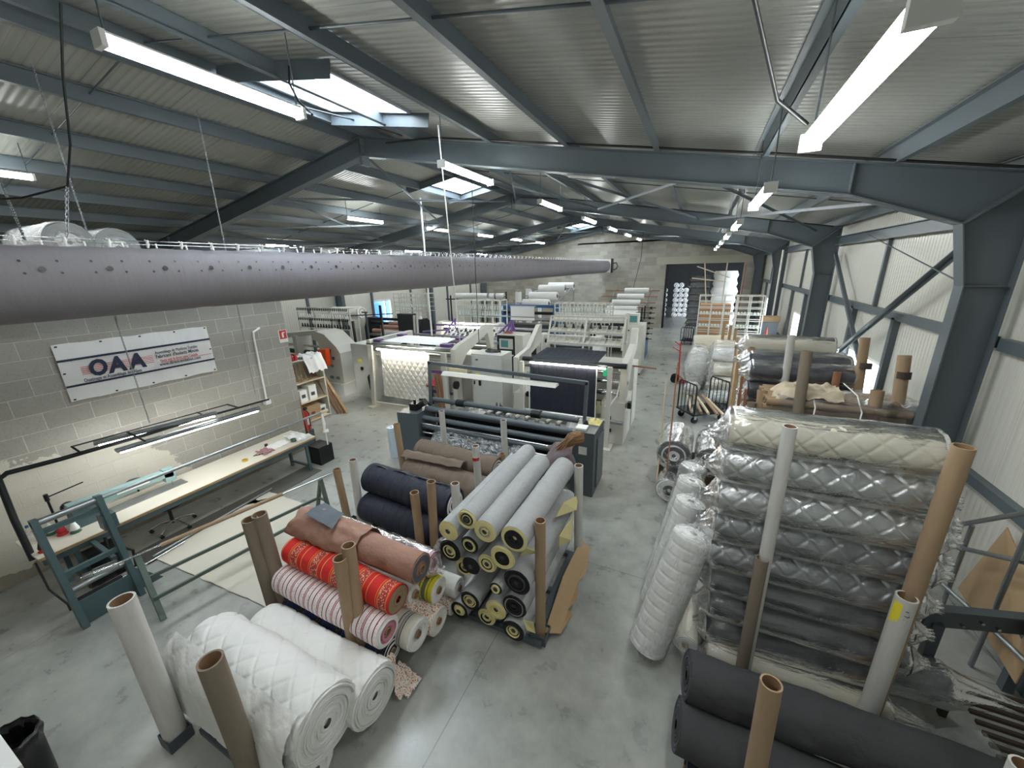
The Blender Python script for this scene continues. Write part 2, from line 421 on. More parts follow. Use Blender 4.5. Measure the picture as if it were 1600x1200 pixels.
def tag(o, label, cat, group=None):
    o['label'] = label; o['category'] = cat
    if group: o['group'] = group
    return o
def thing(name, label, cat, loc=(0,0,0), group=None):
    o = bpy.data.objects.new(name, None); COL.objects.link(o); o.location = loc; o.empty_display_size = .1
    return tag(o, label, cat, group)
def struct(o, kind='structure'):
    o['kind'] = kind; return o
def centre(o):
    """move a single-mesh thing's origin to the bottom centre of its mesh"""
    me = o.data; xs = [v.co for v in me.vertices]
    c = Vector(((min(v.x for v in xs)+max(v.x for v in xs))/2, (min(v.y for v in xs)+max(v.y for v in xs))/2, min(v.z for v in xs)))
    me.transform(Matrix.Translation(-c)); o.location = o.location + c; return o
def one(mb, name, m, label, cat, group=None):
    return tag(centre(mb.build(name, m)), label, cat, group)
def copy_tree(o, parent=None):
    c = o.copy(); COL.objects.link(c); c.parent = parent
    for ch in o.children: copy_tree(ch, c)
    return c
def fit_axis(o, p, q):
    """place o so that its local X runs from p to q"""
    p = Vector(p); q = Vector(q); d = (q-p).normalized(); u = Vector((0,0,1)); s = u.cross(d)
    s = s.normalized() if s.length > 1e-4 else Vector((0,1,0)); u = d.cross(s)
    o.matrix_world = Matrix(((d.x, s.x, u.x, p.x), (d.y, s.y, u.y, p.y), (d.z, s.z, u.z, p.z), (0,0,0,1)))
# ================================================================== ROOM SHELL
XL, XR, YF, YB = -16.0, 3.35, -5.0, 28.0
RX = -6.35
def roofz(x): return 6.87 - .178*abs(x-RX)
def topz(x): return 6.67 - .178*abs(x-RX)
LAMP_M = tubeglow

mb = MB().box((-16.3, -5.2, -.15), (8.3, 44, 0)); struct(mb.build('floor', floor_m))

def cut_rects(u0, u1, v0, v1, holes):
    us = sorted({u0, u1} | {h[0] for h in holes} | {h[1] for h in holes}); vs = sorted({v0, v1} | {h[2] for h in holes} | {h[3] for h in holes})
    for i in range(len(us)-1):
        for j in range(len(vs)-1):
            cu = (us[i]+us[i+1])/2; cv = (vs[j]+vs[j+1])/2
            if not any(h[0] < cu < h[1] and h[2] < cv < h[3] for h in holes): yield us[i], us[i+1], vs[j], vs[j+1]

# roof: two slopes with three skylights, purlins as its parts
skyl = [(-6.0, -4.35, 3.9, 5.6), (-8.15, -6.55, 10.2, 12.3), (-8.15, -6.55, 24.0, 26.6)]
mb = MB()
for lo, hi in ((-16.4, RX), (RX, 3.9)):
    for a, b, c, d in cut_rects(lo, hi, -5.3, 28.3, [s for s in skyl if lo <= s[0] < hi]):
        vs = [(x, y, roofz(x)+dz) for dz in (0, .1) for x, y in ((a, c), (b, c), (b, d), (a, d))]
        mb.add(vs, [(0,3,2,1),(4,5,6,7),(0,1,5,4),(1,2,6,5),(2,3,7,6),(3,0,4,7)])
ceiling = struct(mb.build('ceiling', roof_m))
px = [3.1, 1.9, .56, -.78, -2.12, -3.46, -4.95, -6.15]
for i, x in enumerate(px + [2*RX-q for q in px]):
    z = topz(x); s = 1 if x > RX else -1
    m_ = MB()
    m_.bar((x, -5, z+.095), (x, 27.9, z+.095), .012, .19); m_.bar((x+.03*s, -5, z+.006), (x+.03*s, 27.9, z+.006), .07, .012); m_.bar((x-.03*s, -5, z+.186), (x-.03*s, 27.9, z+.186), .07, .012)
    m_.build('purlin', steel, ceiling)
for s in (1, -1):
    for y in (3.1, 10.1, 17.1, 24.1):
        MB().cyl((RX+s*.1, y, topz(RX)+.1), (RX+s*9.5, y, topz(RX+s*9.5)+.1), .012, n=6).build('tie_rod', steel_dk, ceiling)
for a, b, c, d in skyl:       # steel trimmers around each skylight
    for y in (c-.06, d+.06):
        MB().bar((a-.1, y, roofz(a)-.11), (b+.3, y, roofz(b+.3)-.11), .012, .19).build('skylight_trimmer', steel, ceiling)
for i, (a, b, c, d) in enumerate(skyl):
    w = MB()
    for x in (a, b): w.bar((x, c, roofz(x)-.01), (x, d, roofz(x)-.01), .05, .06)
    for y in (c, d): w.bar((a, y, roofz(a)-.01), (b, y, roofz(b)-.01), .05, .06)
    w.bar(((a+b)/2, c, roofz((a+b)/2)), ((a+b)/2, d, roofz((a+b)/2)), .03, .03)
    fr = struct(w.build('window_%d' % (i+1), galv))
    w = MB(); w.add([(a, c, roofz(a)+.05), (b, c, roofz(b)+.05), (b, d, roofz(b)+.05), (a, d, roofz(a)+.05)], [(0,1,2,3)])
    w.build('pane', polycarb, fr)

# portal frames
def frame(y):
    def half(s):
        X = lambda dx: RX + s*dx
        top = lambda dx: 6.67-.178*dx
        outer = [(0, 6.67), (9.57, top(9.57)), (9.57, 0), (9.17, 0), (9.16, 3.8), (9.0, 4.5), (7.9, top(7.9)-.36), (0, 6.34)]
        m_ = MB(); m_.prism([(X(a), b) for a, b in outer], 'y', y-.006, y+.006)
        for k, w in ((0, .2), (1, .2), (3, .2), (4, .2), (5, .2), (6, .2)):
            p = outer[k]; q = outer[(k+1) % 8]
            m_.bar((X(p[0]), y, p[1]), (X(q[0]), y, q[1]), .014, w, (0, 1, 0))
        m_.bar((X(9.0), y, 4.5), (X(9.57), y, top(9.57)), .03, .2, (0, 1, 0))    # haunch stiffener
        m_.bar((X(9.16), y, 3.8), (X(9.5), y, 3.8), .012, .19, (0, 1, 0))
        m_.bar((X(7.9), y, top(7.9)-.35), (X(7.9), y, top(7.9)), .012, .16, (0, 1, 0))
        m_.box((X(9.1), y-.14, 0), (X(9.6), y+.14, .02))
        return m_
    root = bpy.data.objects.new('portal_frame', None); COL.objects.link(root); root.location = (RX, y, 0); struct(root)
    for s in (1, -1): half(s).build('rafter_and_column', steel, root)
    m_ = MB(); m_.box((RX-.03, y-.1, 6.18), (RX-.015, y+.1, 6.66)); m_.box((RX+.015, y-.1, 6.18), (RX+.03, y+.1, 6.66))
    for z in (6.25, 6.4, 6.52): m_.cyl((RX-.05, y-.06, z), (RX+.05, y-.06, z), .014, n=8)
    m_.build('ridge_plate', steel, root)
    return root
for i, y in enumerate((-.4, 6.6, 13.6, 20.7, 27.7)): frame(y)

# wind bracing in the roof between the frames
def brace(p, q, w=.045, h=.045):
    m_ = MB(); m_.bar(p, q, w, .008); m_.bar((p[0], p[1], p[2]-h/2), (q[0], q[1], q[2]-h/2), .008, h)
    return struct(centre(m_.build('roof_brace', steel)))
for y0, y1 in ((6.8, 13.4), (20.9, 27.5)):
    for s in (1, -1):
        for a, b in ((.2, 3.1), (3.1, 6.1), (6.1, 9.0)):
            za = topz(RX+a)-.16; zb = topz(RX+b)-.16
            brace((RX+s*a, y0, za), (RX+s*b, y1, zb)); brace((RX+s*b, y0, zb-.05), (RX+s*a, y1, za-.05))

# right wall with windows, girts, posts and braces
wins_r = [(9.55, 11.5, 1.0, 2.15), (16.5, 18.0, 1.15, 2.3), (23.6, 25.1, 1.15, 2.3)]
mb = MB()
for a, b, c, d in cut_rects(YF, YB, 0, 5.2, wins_r): mb.box((XR, a, c), (XR+.08, b, d))
wr = struct(mb.build('wall_right', wall_m))
for y0, y1 in ((-.3, 6.5), (6.7, 13.5), (13.7, 20.6), (20.8, 27.6)):
    g = MB().bar((XR-.05, y0, 3.13), (XR-.05, y1, 3.13), .1, .14); g.build('girt', steel, wr)
    g = MB().bar((XR-.05, y0, 1.5 if y0 < 0 else 1.05), (XR-.05, y1, 1.5 if y0 < 0 else 1.05), .1, .12); g.build('girt', steel, wr)
    g = MB(); g.bar((XR-.12, y0, 4.62), (XR-.12, y1, 4.62), .02, .22); g.bar((XR-.16, y0, 4.52), (XR-.16, y1, 4.52), .12, .015); g.bar((XR-.16, y0, 4.72), (XR-.16, y1, 4.72), .12, .015); g.build('eaves_beam', steel, wr)
    ym = (y0+y1)/2
    MB().bar((XR-.04, ym+.45, 3.2), (XR-.04, ym+.45, 4.55), .06, .08, (0,1,0)).build('upper_post', steel, wr)
    for yy in (ym-.72, ym+1.5): MB().bar((XR-.05, yy, 0), (XR-.05, yy, 3.1), .1, .12, (0,1,0)).build('window_post', steel, wr)
for k, (y0, y1) in enumerate(((6.7, 13.5),)):
    b1 = MB(); b1.bar((XR-.3, 7.2, 4.35), (XR-.3, 13.3, .9), .1, .015); b1.bar((XR-.26, 7.2, 4.35), (XR-.26, 13.3, .9), .012, .11); b1.build('wall_brace', steel, wr)
    b1 = MB(); b1.bar((XR-.22, 13.3, 4.3), (XR-.22, 9.7, 1.9), .07, .07); b1.build('wall_brace', steel, wr)
MB().cyl((XR-.25, 11.5, 4.72), (XR-.4, 6.8, 3.8), .01, n=6).build('brace_cable', steel, wr)
for i, (a, b, c, d) in enumerate(wins_r):
    w = MB()
    for y in (a, b, (a+b)/2): w.bar((XR+.02, y, c), (XR+.02, y, d), .06, .06, (0,1,0))
    for z in (c, d): w.bar((XR+.02, a, z), (XR+.02, b, z), .06, .06)
    fr = struct(w.build('window_%d' % (i+4), whitep))
    MB().add([(XR+.05, a, c), (XR+.05, b, c), (XR+.05, b, d), (XR+.05, a, d)], [(0,1,2,3)]).build('pane', glass_m, fr)

# left outer wall
wins_l = [(15.9, 17.3, 1.2, 2.6)]
mb = MB()
for a, b, c, d in cut_rects(YF, YB, 0, 5.25, wins_l): mb.box((XL-.08, a, c), (XL, b, d))
wl = struct(mb.build('wall_left', wall_m))
for y0, y1 in ((6.7, 13.5), (13.7, 20.6), (20.8, 27.6)):
    MB().bar((XL+.05, y0, 4.5), (XL+.05, y1, 4.5), .1, .16).build('girt', steel, wl)
    for yy in (y0+2.2, y1-1.5): MB().bar((XL+.05, yy, 0), (XL+.05, yy, 4.5), .1, .1, (0,1,0)).build('wall_post', steel, wl)
a, b, c, d = wins_l[0]
w = MB()
for y in (a, b, a+.95): w.bar((XL+.02, y, c), (XL+.02, y, d), .08, .08, (0,1,0))
for z in (c, d): w.bar((XL+.02, a, z), (XL+.02, b, z), .08, .08)
fr = struct(w.build('window_7', whitep))
MB().add([(XL-.03, a, c), (XL-.03, b, c), (XL-.03, b, d), (XL-.03, a, d)], [(0,1,2,3)]).build('pane', glass_m, fr)
bl = mat('blue_tarpaulin', '3f78b8', .5, 0, .15, 2, .03, 3)
t_ = thing('blue_tarpaulin', 'blue printed sheet hanging outside the left wall window', 'tarpaulin', (XL-.7, 16.5, 0))
MB().grid(lambda i, j: (XL-.7+.04*math.sin(i*1.3+j*.4), 15.2+i*.22, .2+j*.3), 14, 9).build('sheet', bl, t_)

# front wall behind the camera and back wall with the big opening
mb = MB(); mb.prism([(XL, 0), (XR, 0), (XR, roofz(XR)), (RX, roofz(RX)), (XL, roofz(XL))], 'y', YF-.08, YF); struct(mb.build('wall_front', wallx_m))
DL, DR, DH = -2.0, 2.28, 4.15
mb = MB()
mb.prism([(XL, 0), (DL, 0), (DL, DH), (DR, DH), (DR, 0), (XR, 0), (XR, roofz(XR)), (RX, roofz(RX)), (XL, roofz(XL))], 'y', YB, YB+.22)
wb = struct(mb.build('wall_back', m_back_block))
conc = mat('smooth_concrete_lintel', 'a9a595', .85, 0, .06, 3)
MB().box((-2.75, YB-.012, DH), (3.1, YB+.1, DH+.45)).build('lintel', conc, wb)
MB().box((DL-.13, YB-.03, 0.005), (DL, YB+.24, DH)).build('door_jamb', blackm, wb)
# sliding door track rail, dark
# annex beyond the opening
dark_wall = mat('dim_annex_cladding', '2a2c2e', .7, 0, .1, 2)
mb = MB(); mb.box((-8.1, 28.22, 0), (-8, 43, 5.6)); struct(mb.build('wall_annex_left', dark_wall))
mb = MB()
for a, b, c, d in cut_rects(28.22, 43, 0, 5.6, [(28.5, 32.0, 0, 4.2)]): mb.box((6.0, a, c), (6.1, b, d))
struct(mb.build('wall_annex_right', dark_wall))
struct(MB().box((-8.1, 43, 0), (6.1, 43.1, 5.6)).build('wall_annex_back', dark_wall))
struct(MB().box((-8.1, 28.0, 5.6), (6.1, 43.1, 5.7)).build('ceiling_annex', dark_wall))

# inner block wall of the office, with slab on top
mb = MB(); mb.box((-8.55, -4.9, 0), (-8.35, 5.62, 3.95)); mb.box((-15.9, 5.42, 0), (-8.55, 5.62, 3.95))
wo = struct(mb.build('wall_office', m_left_block))
struct(MB().box((-15.95, -4.95, 3.95), (-8.4, 5.6, 4.1)).build('ceiling_office', conc))

# ================================================================== LAMPS
def lamp_proto(label):
    r = thing('hanging_lamp', label, 'lamp', (0,0,0), 'tube lamps hanging from the roof')
    b = MB(); b.prism([(-.045, .05), (-.045, .075), (-.03, .095), (.03, .095), (.045, .075), (.045, .05)], 'y', -.76, .76); b.build('housing', whitep, r, True)
    b = MB(); n = 12
    b.grid(lambda i, j: (.056*math.cos(PI*.88+PI*1.24*j/n), -.74+1.48*i, .045+.056*math.sin(PI*.88+PI*1.24*j/n)), 1, n); b.build('diffuser', tubeglow, r, True)
    for s in (-1, 1):
        b = MB(); b.box((-.06, s*.74, -.012), (.06, s*.775, .09)); b.build('end_cap', whitep, r, True)
    return r
L_rows = [(-3.6, 5.58, [2.44, 6.02, 9.95, 13.75, 17.6, 21.4, 25.2, -1.2]), (.54, 4.81, [2.58, 5.75, 9.4, 12.9, 16.5, 20.1, 23.8, -1.0]),
          (-10.0, 5.7, [10.1, 14.0, 18.0, 21.7, 25.5, 2.2]), (-14.9, 5.15, [10.6, 14.4, 18.4, 22.3, 26.2])]
desc = ['in the row right of the ridge', 'in the row nearest the right wall', 'in the row left of the ridge', 'in the row along the left outer wall']
ordn = ['nearest', 'second nearest', 'third nearest', 'fourth nearest', 'fifth nearest', 'sixth nearest', 'farthest']
lp = None
for ri, (x, z, ys) in enumerate(L_rows):
    for k, y in enumerate(ys):
        nm = ordn[k] if k < len(ordn) else None
        if y < 0: nm = None
        nm = nm or 'behind the viewer'
        if ri == 2 and y == 2.2: nm = 'above the office roof'
        if k == len([q for q in ys if q > 3])-1 and ri >= 0 and nm not in ('behind the viewer', 'above the office roof') and k >= 4: nm = 'farthest'
        lab = 'lit tube lamp hanging %s, %s' % (desc[ri], nm)
        if lp is None: lp = lamp_proto(lab); o = lp
        else: o = copy_tree(lp)
        xx = -3.86 if (ri == 0 and y == 2.44) else x
        o.location = (xx, y, z+(.07 if xx != x else 0)); o['label'] = lab
        zt = roofz(x)-.02
        for s in (-.72, .72):
            w = MB(); w.path([(xx, y+s, z+.09+(.07 if xx != x else 0)), (xx+.005, y+s, (z+zt)/2), (xx, y+s, roofz(xx)-.02)], .006, 5); w.build('hanging_wire', steel_dk, o)

# ================================================================== FABRIC DUCT
def duct():
    r = thing('fabric_duct', 'long grey perforated fabric air duct hung along the hall', 'air duct', (-6.5, 12.6, 4.13))
    y0, y1 = -4.8, 26.9; n = 32; ny = 420
    def prof(t):   # t 0..1 around, starting on the near top corner going down
        a = PI*.30 - 2*PI*t
        c, s_ = math.cos(a), math.sin(a)
        x = .43*c; z = .44*s_
        if s_ > .78: z = .44*(.78+(s_-.78)*.25)
        return x, z
    def P(i, j):
        y = y0+(y1-y0)*i/ny; x, z = prof(j/n)
        q = (y % .355)/.355
        droop = (.5-abs(q-.5))*2
        if z > .25: z -= .016*droop
        k = .012*noise.noise(Vector((y*1.4, j*.22, 1)))+.014*noise.noise(Vector((y*.5, j*.15, 5)))
        if 0 < (y+.5) % 3.55 < .25: k -= .012
        t = max(0, (y-23.5)/3.4)
        return (-6.5+x*(1+k)+t*.55, y, 4.13+z*(1+k)*(1-.04*t))
    b = MB(); b.grid(P, ny, n)
    # punched holes, dark, on the side
    def dot(y, z, rad, x=None):
        c = [(0, 0)]+[(rad*math.cos(q*PI/5), rad*math.sin(q*PI/5)) for q in range(10)]
        tt = max(0, (y-23.5)/3.4)
        b.add([(-6.5+tt*.55+.436*math.cos(math.asin(min(.99, (z+dz-4.13)/.44)))*1.022, y+dy, z+dz) for dy, dz in c], [(0, q, q % 10+1) for q in range(1, 11)], 1)
    y = -2.0; k = 0
    while y < 26.5:
        for z in (4.32, 4.20): dot(y+.13, z, .013); 
        if k % 2 == 0: dot(y, 4.24, .028)
        y += .26; k += 1
    b.build('duct_fabric', [duct_m, black], r)
    for x in (-6.18, -6.82):
        MB().cyl((x, -4.8, 4.555), (x, 26.9, 4.555), .005, n=6).build('cable', chrome, r)
    m_ = MB(); y = -2.0
    while y < 26.8:
        m_.path([(-6.2, y, 4.48), (-6.18, y, 4.53), (-6.16, y, 4.565)], [.013, .018, .008], 6); m_.path([(-6.18, y, 4.55), (-6.23, y-.0, 4.575)], .007, 5)
        m_.path([(-6.8, y, 4.48), (-6.82, y, 4.57)], .012, 6); y += .355
    o = m_.build('suspension_clips', whitep, r); o['kind'] = 'stuff'; o['label'] = 'white plastic clips'
    MB().box((-6.45, 26.9, 3.72), (-5.5, 27.35, 4.56)).build('end_plenum', greybox, r)
    MB().box((-5.52, 26.95, 3.7), (-5.42, 27.4, 4.6)).build('fan_casing', blackm, r)
    MB().path([(-5.42, 27.2, 4.3), (-5.2, 27.2, 4.33), (-5.1, 27.2, 4.1), (-5.25, 27.2, 3.9), (-5.42, 27.2, 3.9)], .035, 8).build('cable_loop', black, r)
duct()
# suspension chains and cables
def chain(p, q, label, m=galv, link=.03, r=.0035):
    p = Vector(p); q = Vector(q); n = max(2, int((q-p).length/(link*.75))); d = (q-p).normalized(); a = d.orthogonal().normalized(); b_ = d.cross(a)
    m_ = MB()
    for i in range(n):
        c = p+(q-p)*(i+.5)/n; s_ = a if i % 2 else b_
        pts = [c+d*(link*.5*math.cos(t))+s_*(link*.28*math.sin(t)) for t in [2*PI*k/8 for k in range(9)]]
        m_.path(pts, r, 4, cap=False)
    return one(m_, 'chain', m, label, 'chain')
chain((-7.45, 2.52, 6.62), (-7.3, 2.5, 2.03), 'thin metal chain holding the near end of the bench light rack')
chain((-7.35, 4.2, 6.6), (-7.15, 4.0, 2.03), 'thin metal chain holding the far end of the bench light rack')
chain((-9.9, 2.55, 6.22), (-6.82, 1.79, 4.57), 'slanting chain meeting the duct near the left picture edge', link=.05, r=.006)
chain((-6.96, 2.32, 5.2), (-6.82, 2.12, 4.57), 'short chain dropping to the duct below the black cable', link=.05, r=.006)
def wire(pts, r, m, name, label, cat='cable', n=6):
    return one(MB().path(pts, r, n), name, m, label, cat)
wire([(-6.0, 2.38, 6.75), (-6.35, 2.36, 6.2), (-6.6, 2.34, 5.6), (-6.95, 2.32, 5.2), (-7.6, 2.1, 5.1), (-8.4, 1.6, 5.05)], .013, black, 'power_cable', 'black cable dropping from the ridge beside the nearest left lamp')
wire([(-4.6, 3.75, 6.45), (-4.45, 3.6, 6.2), (-4.1, 3.4, 5.9), (-3.7, 3.2, 5.66)], .012, black, 'power_cable', 'black cable feeding the lamp under the skylight')
wire([(-.1, 1.6, 5.55), (0.05, 2.3, 5.3), (.3, 3.1, 5.05), (.5, 3.3, 4.95)], .012, black, 'power_cable', 'black cable curving to the big lamp at top right')
wire([(-4.05, 5.9, 6.35), (-5.1, 7.6, 4.3), (-6.1, 9.25, 2.1)], .012, whitep, 'conduit', 'thin white line running down from the roof to the white quilting machine')
wire([(-8.5, 11.1, 6.4), (-8.5, 11.1, 1.9)], .03, whitep, 'conduit', 'white vertical conduit passing behind the duct')
wire([(-5.3, 9.0, 6.4), (-5.32, 9.0, 4.0), (-5.35, 9.05, 2.2)], .009, black, 'power_cable', 'black drop cable above the grey control cabinet')
wire([(-3.2, 24.0, 6.0), (-3.2, 24.0, 4.6), (-3.5, 24.0, 3.0), (-3.6, 24.0, 1.9)], .016, black, 'power_cable', 'black drop cable in front of the back wall, left of the opening')
wire([(-5.6, 6.42, 6.44), (-4.5, 6.42, 6.37), (-3, 6.42, 6.10), (-1, 6.42, 5.75), (.6, 6.42, 5.46), (2, 6.42, 5.2), (3.1, 6.42, 5.0)], .016, black, 'power_cable', 'black cable run along the top of the nearest rafter')
wire([(-5.9, 3.6, 6.6), (-6.0, 4.6, 6.62), (-5.6, 5.6, 6.6), (-5.2, 6.42, 6.5)], .014, black, 'power_cable', 'black cable under the near skylight')
wire([(-6.0, 13.42, 6.5), (-4, 13.42, 6.25), (-1, 13.42, 5.72), (3.0, 13.42, 4.98)], .016, black, 'power_cable', 'black cable run along the second rafter')
wire([(3.0, 20.3, 4.6), (3.0, 20.2, 1.0)], .035, whitep, 'conduit', 'white vertical pipe beside the third right-hand column')
# ================================================================== ROLLS AND TUBES
def quilt_h(u, v, p, w, mode):
    if mode == 'diamond':
        a = ((u+v)/p) % 1; b = ((u-v)/p) % 1
        d = min(abs(a-.5), abs(b-.5))*p*.7
    elif mode == 'channel':
        d = abs(((u/p) % 1)-.5)*p
    else:
        a = ((u*.55+v)/p) % 1; d = abs(a-.5)*p
    return -math.exp(-(d/w)**2)
def roll(p, q, r, fab, label, name='fabric_roll', cat='fabric roll', group=None, ends=None, core=cardtube2, core_r=.035,
         quilt=None, nu=24, nv=40, wob=.03, seed=None, wrap=None, squash=1.0, flap=None, tail=(.12, .2), end_relief=.015, droop=0.0, core_out=.02):
    """a roll of fabric from p to q; ends = list of (material, width share) from outside in"""
    p = Vector(p); q = Vector(q); L = (q-p).length; seed = random.random()*50 if seed is None else seed
    root = thing(name, label, cat, (0,0,0), group); fit_axis(root, p, q)
    per = 2*PI*r
    def rad(x, a, rr=r):
        k = 1+wob*noise.noise(Vector((x*2.2, math.cos(a)*1.1+seed, math.sin(a)*1.1)))+wob*.5*noise.noise(Vector((x*7, math.cos(a)*3+seed, math.sin(a)*3)))
        e = rr*k
        if rr == r and quilt: e += quilt[2]*(1+quilt_h(x, a/(2*PI)*round(per/quilt[1])*quilt[1], quilt[1], quilt[3], quilt[0]))
        return e
    def P(i, j):
        x = L*i/nu; a = 2*PI*j/nv; e = rad(x, a)
        edge = min(x, L-x)
        if edge < .02: e *= .985
        return (x, e*math.cos(a), e*math.sin(a)*squash-droop*4*(x/L)*(1-x/L))
    b = MB(); b.grid(P, nu, nv, uvs=lambda i, j: (L*i/nu, per*j/nv)); b.build('fabric', fab, root, True)
    ends = ends or [(fab, 1)]
    mats = []; [mats.append(m) for m, w in ends if m not in mats]
    tot = sum(w for m, w in ends)
    for side, x0 in ((-1, 0), (1, L)):
        b = MB(); cr = core_r*1.05; R0 = r; nn = 36
        rings = [R0]; acc = 0; seg = []
        nr = max(4, int((r-cr)/.013))
        for k in range(nr):
            f0 = k/nr; f1 = (k+1)/nr; acc = 0; mm = ends[-1][0]
            for m, w in ends:
                if f0 < (acc+w)/tot-1e-6: mm = m; break
                acc += w
            seg.append((R0+(cr-R0)*f0, R0+(cr-R0)*f1, mats.index(mm)))
        pts = []
        for k, (ra, rb, mi) in enumerate(seg):
            rel = end_relief*(random.random()-.3)
            def E(i, j, ra=ra, rb=rb, rel=rel, k=k):
                rr = ra if i == 0 else rb; a = 2*PI*j/nn
                ir = 1+.05*noise.noise(Vector((math.cos(a)*1.4+seed, math.sin(a)*1.4, k*.25)))*(1 if k else 0)
                if k == 0 and i == 0: rr = rad(0 if side < 0 else L, a)*.99; ir = 1
                return (x0+side*rel*(1 if k else .0), rr*ir*math.cos(a), rr*ir*math.sin(a)*squash)
            b.grid(E, 1, nn, mi=mi)
            if k:   # step wall between neighbouring layers
                pr = prev
                b.grid(lambda i, j, ra=ra, a0=pr, a1=rel, k=k: (x0+side*(a0 if i == 0 else a1)*(1), ra*(1+.05*noise.noise(Vector((math.cos(2*PI*j/nn)*1.4+seed, math.sin(2*PI*j/nn)*1.4, (k-1+i)*.25))))*math.cos(2*PI*j/nn), ra*(1+.05*noise.noise(Vector((math.cos(2*PI*j/nn)*1.4+seed, math.sin(2*PI*j/nn)*1.4, (k-1+i)*.25))))*math.sin(2*PI*j/nn)*squash), 1, nn, mi=mi)
            prev = rel if k else 0
        if core is None:
            b.add([(x0-side*.03, cr*1.1*math.cos(2*PI*k/12), cr*1.1*math.sin(2*PI*k/12)) for k in range(12)], [tuple(range(12))], 0)
        b.build('roll_end', mats, root, True)
    if core: MB().pipe((-core_out, 0, 0), (L+core_out, 0, 0), core_r, core_r*.8, 16, 0, 1).build('core_tube', [core, cardin], root, True)
    if wrap:
        wr_ = r+(quilt[2] if quilt else 0)+.012
        t0, t1 = tail; nx = 46; na = 44
        def WP(i, j):
            x = -t0-.02+(L+t0+t1+.04)*i/nx; a = 2*PI*j/na
            s_ = 1.0
            if x < 0: s_ = max(.12, 1-(-x/t0)**.7*.85) if t0 > 0 else 1
            if x > L: s_ = max(.12, 1-((x-L)/t1)**.7*.85) if t1 > 0 else 1
            if (i == 0 and t0 > 0) or (i == nx and t1 > 0): s_ *= 2.0
            k = 1+.035*noise.noise(Vector((x*2.5, math.cos(a)*2+seed, math.sin(a)*2+3)))+.025*noise.noise(Vector((x*9, a*2, seed)))
            if s_ < 1: k += .3*(1-s_)*math.sin(a*9+seed)
            rr = wr_*s_*k
            sag = -.5*(wr_*(1-s_))*.6 if s_ < 1 else 0
            return (x, rr*math.cos(a), rr*math.sin(a)*squash+sag)
        b = MB(); b.grid(WP, nx, na); b.build('plastic_wrap', wrap, root, True)
    if flap: flap(root, L, r)
    return root

def tube(base, top, r, m, label, name='cardboard_tube', cat='tube', group=None, socket=False):
    root = thing(name, label, cat, base, group)
    MB().pipe(base, top, r, r*.82, 24, 0, 1).build('tube_wall', [m, cardin], root)
    return root
def socket(x, y, label, s=.1):
    b = MB(); b.box((x-s*1.15, y-s*1.15, 0), (x+s*1.15, y+s*1.15, .015))
    for dx, dy in ((1, 0), (-1, 0), (0, 1), (0, -1)):
        b.bar((x+dx*s*.93-abs(dy)*s*.9, y+dy*s*.93-abs(dx)*s*.9, .06), (x+dx*s*.93+abs(dy)*s*.9, y+dy*s*.93+abs(dx)*s*.9, .06), .008, .1)
    return b
def pallet(x0, x1, y0, y1, label, posts=()):
    root = thing('stacking_pallet', label, 'pallet', ((x0+x1)/2, (y0+y1)/2, 0))
    for y in (y0, (y0+y1)/2, y1): MB().bar((x0, y, .05), (x1, y, .05), .07, .06).build('bearer', steel_dk, root)
    b = MB()
    n = 6
    for i in range(n): MB().bar((x0+(x1-x0)*(i+.5)/n, y0, .095), (x0+(x1-x0)*(i+.5)/n, y1, .095), .1, .025).build('deck_board', steel_dk, root)
    for (px_, py_) in posts:
        b = MB(); s = .09
        b.box((px_-s, py_-s, 0), (px_+s, py_+s, .012))
        for dx, dy in ((1, 0), (-1, 0), (0, 1), (0, -1)):
            b.box((px_+dx*s-(.004 if dx else s), py_+dy*s-(.004 if dy else s), .01), (px_+dx*s+(.004 if dx else s), py_+dy*s+(.004 if dy else s), .13))
        b.build('post_socket', steel_dk, root)
    return root

# ---- stack A: white quilted rolls, bottom left
pallet(-3.8, -2.6, 1.0, 1.75, 'low pallet under the white quilted rolls at bottom left', [(-3.96, .86), (-2.86, .93)])
W3 = [(white_quilt, .08), (white_knit, .06), (white_quilt, .3), (white_knit, .05), (white_quilt, .5)]
roll((-4.08, 1.33, .56), (-2.42, 1.33, .56), .30, white_quilt, 'large white diamond-quilted roll at bottom left, lying on top of the pallet', quilt=('diamond', .24, .014, .010), nu=150, nv=130, wob=.07, ends=W3, core=None, squash=1.02, end_relief=.03)
roll((-4.0, 1.78, .34), (-2.35, 1.76, .34), .26, white_quilt, 'second white quilted roll, squeezed between the front roll and the patterned rolls', quilt=('diamond', .24, .012, .010), nu=130, nv=100, wob=.07, ends=W3, core=None, end_relief=.03)
roll((-4.02, 1.16, .25), (-2.44, 1.16, .25), .19, white_knit, 'flattened white roll underneath the large quilted roll', wob=.08, ends=W3, core=None, end_relief=.03)
# draped tail of quilt falling over the left side of the big roll
d_ = MB()
def drape(i, j):
    u = i/60; v = j/40
    x = -4.2+1.74*u
    a = 2.75-1.75*v if False else 0
    ang = PI*.66+PI*.46*v
    if ang < PI: y = 1.33+.352*math.cos(ang); z = .56+.352*math.sin(ang)
    else: y = 1.33-.352-.03*(ang-PI)*2; z = .56-(ang-PI)*.9
    h = .014*(1+quilt_h(x, ang*.33, .24, .010, 'diamond'))
    return (x, y-h*.5+.004*noise.noise(Vector((x*3, v*4, 2))), max(.04, z+h*.7+.006*noise.noise(Vector((x*2.3, v*3, 7)))))
d_.grid(drape, 60, 40)
one(d_, 'fabric_flap', white_quilt, 'loose end of white quilted fabric hanging down the near side of the big roll', 'fabric')
tube((-3.96, .86, .03), (-4.0, .86, 1.62), .088, whitetube, 'pale paper tube standing upright at the far left of the white quilted rolls')
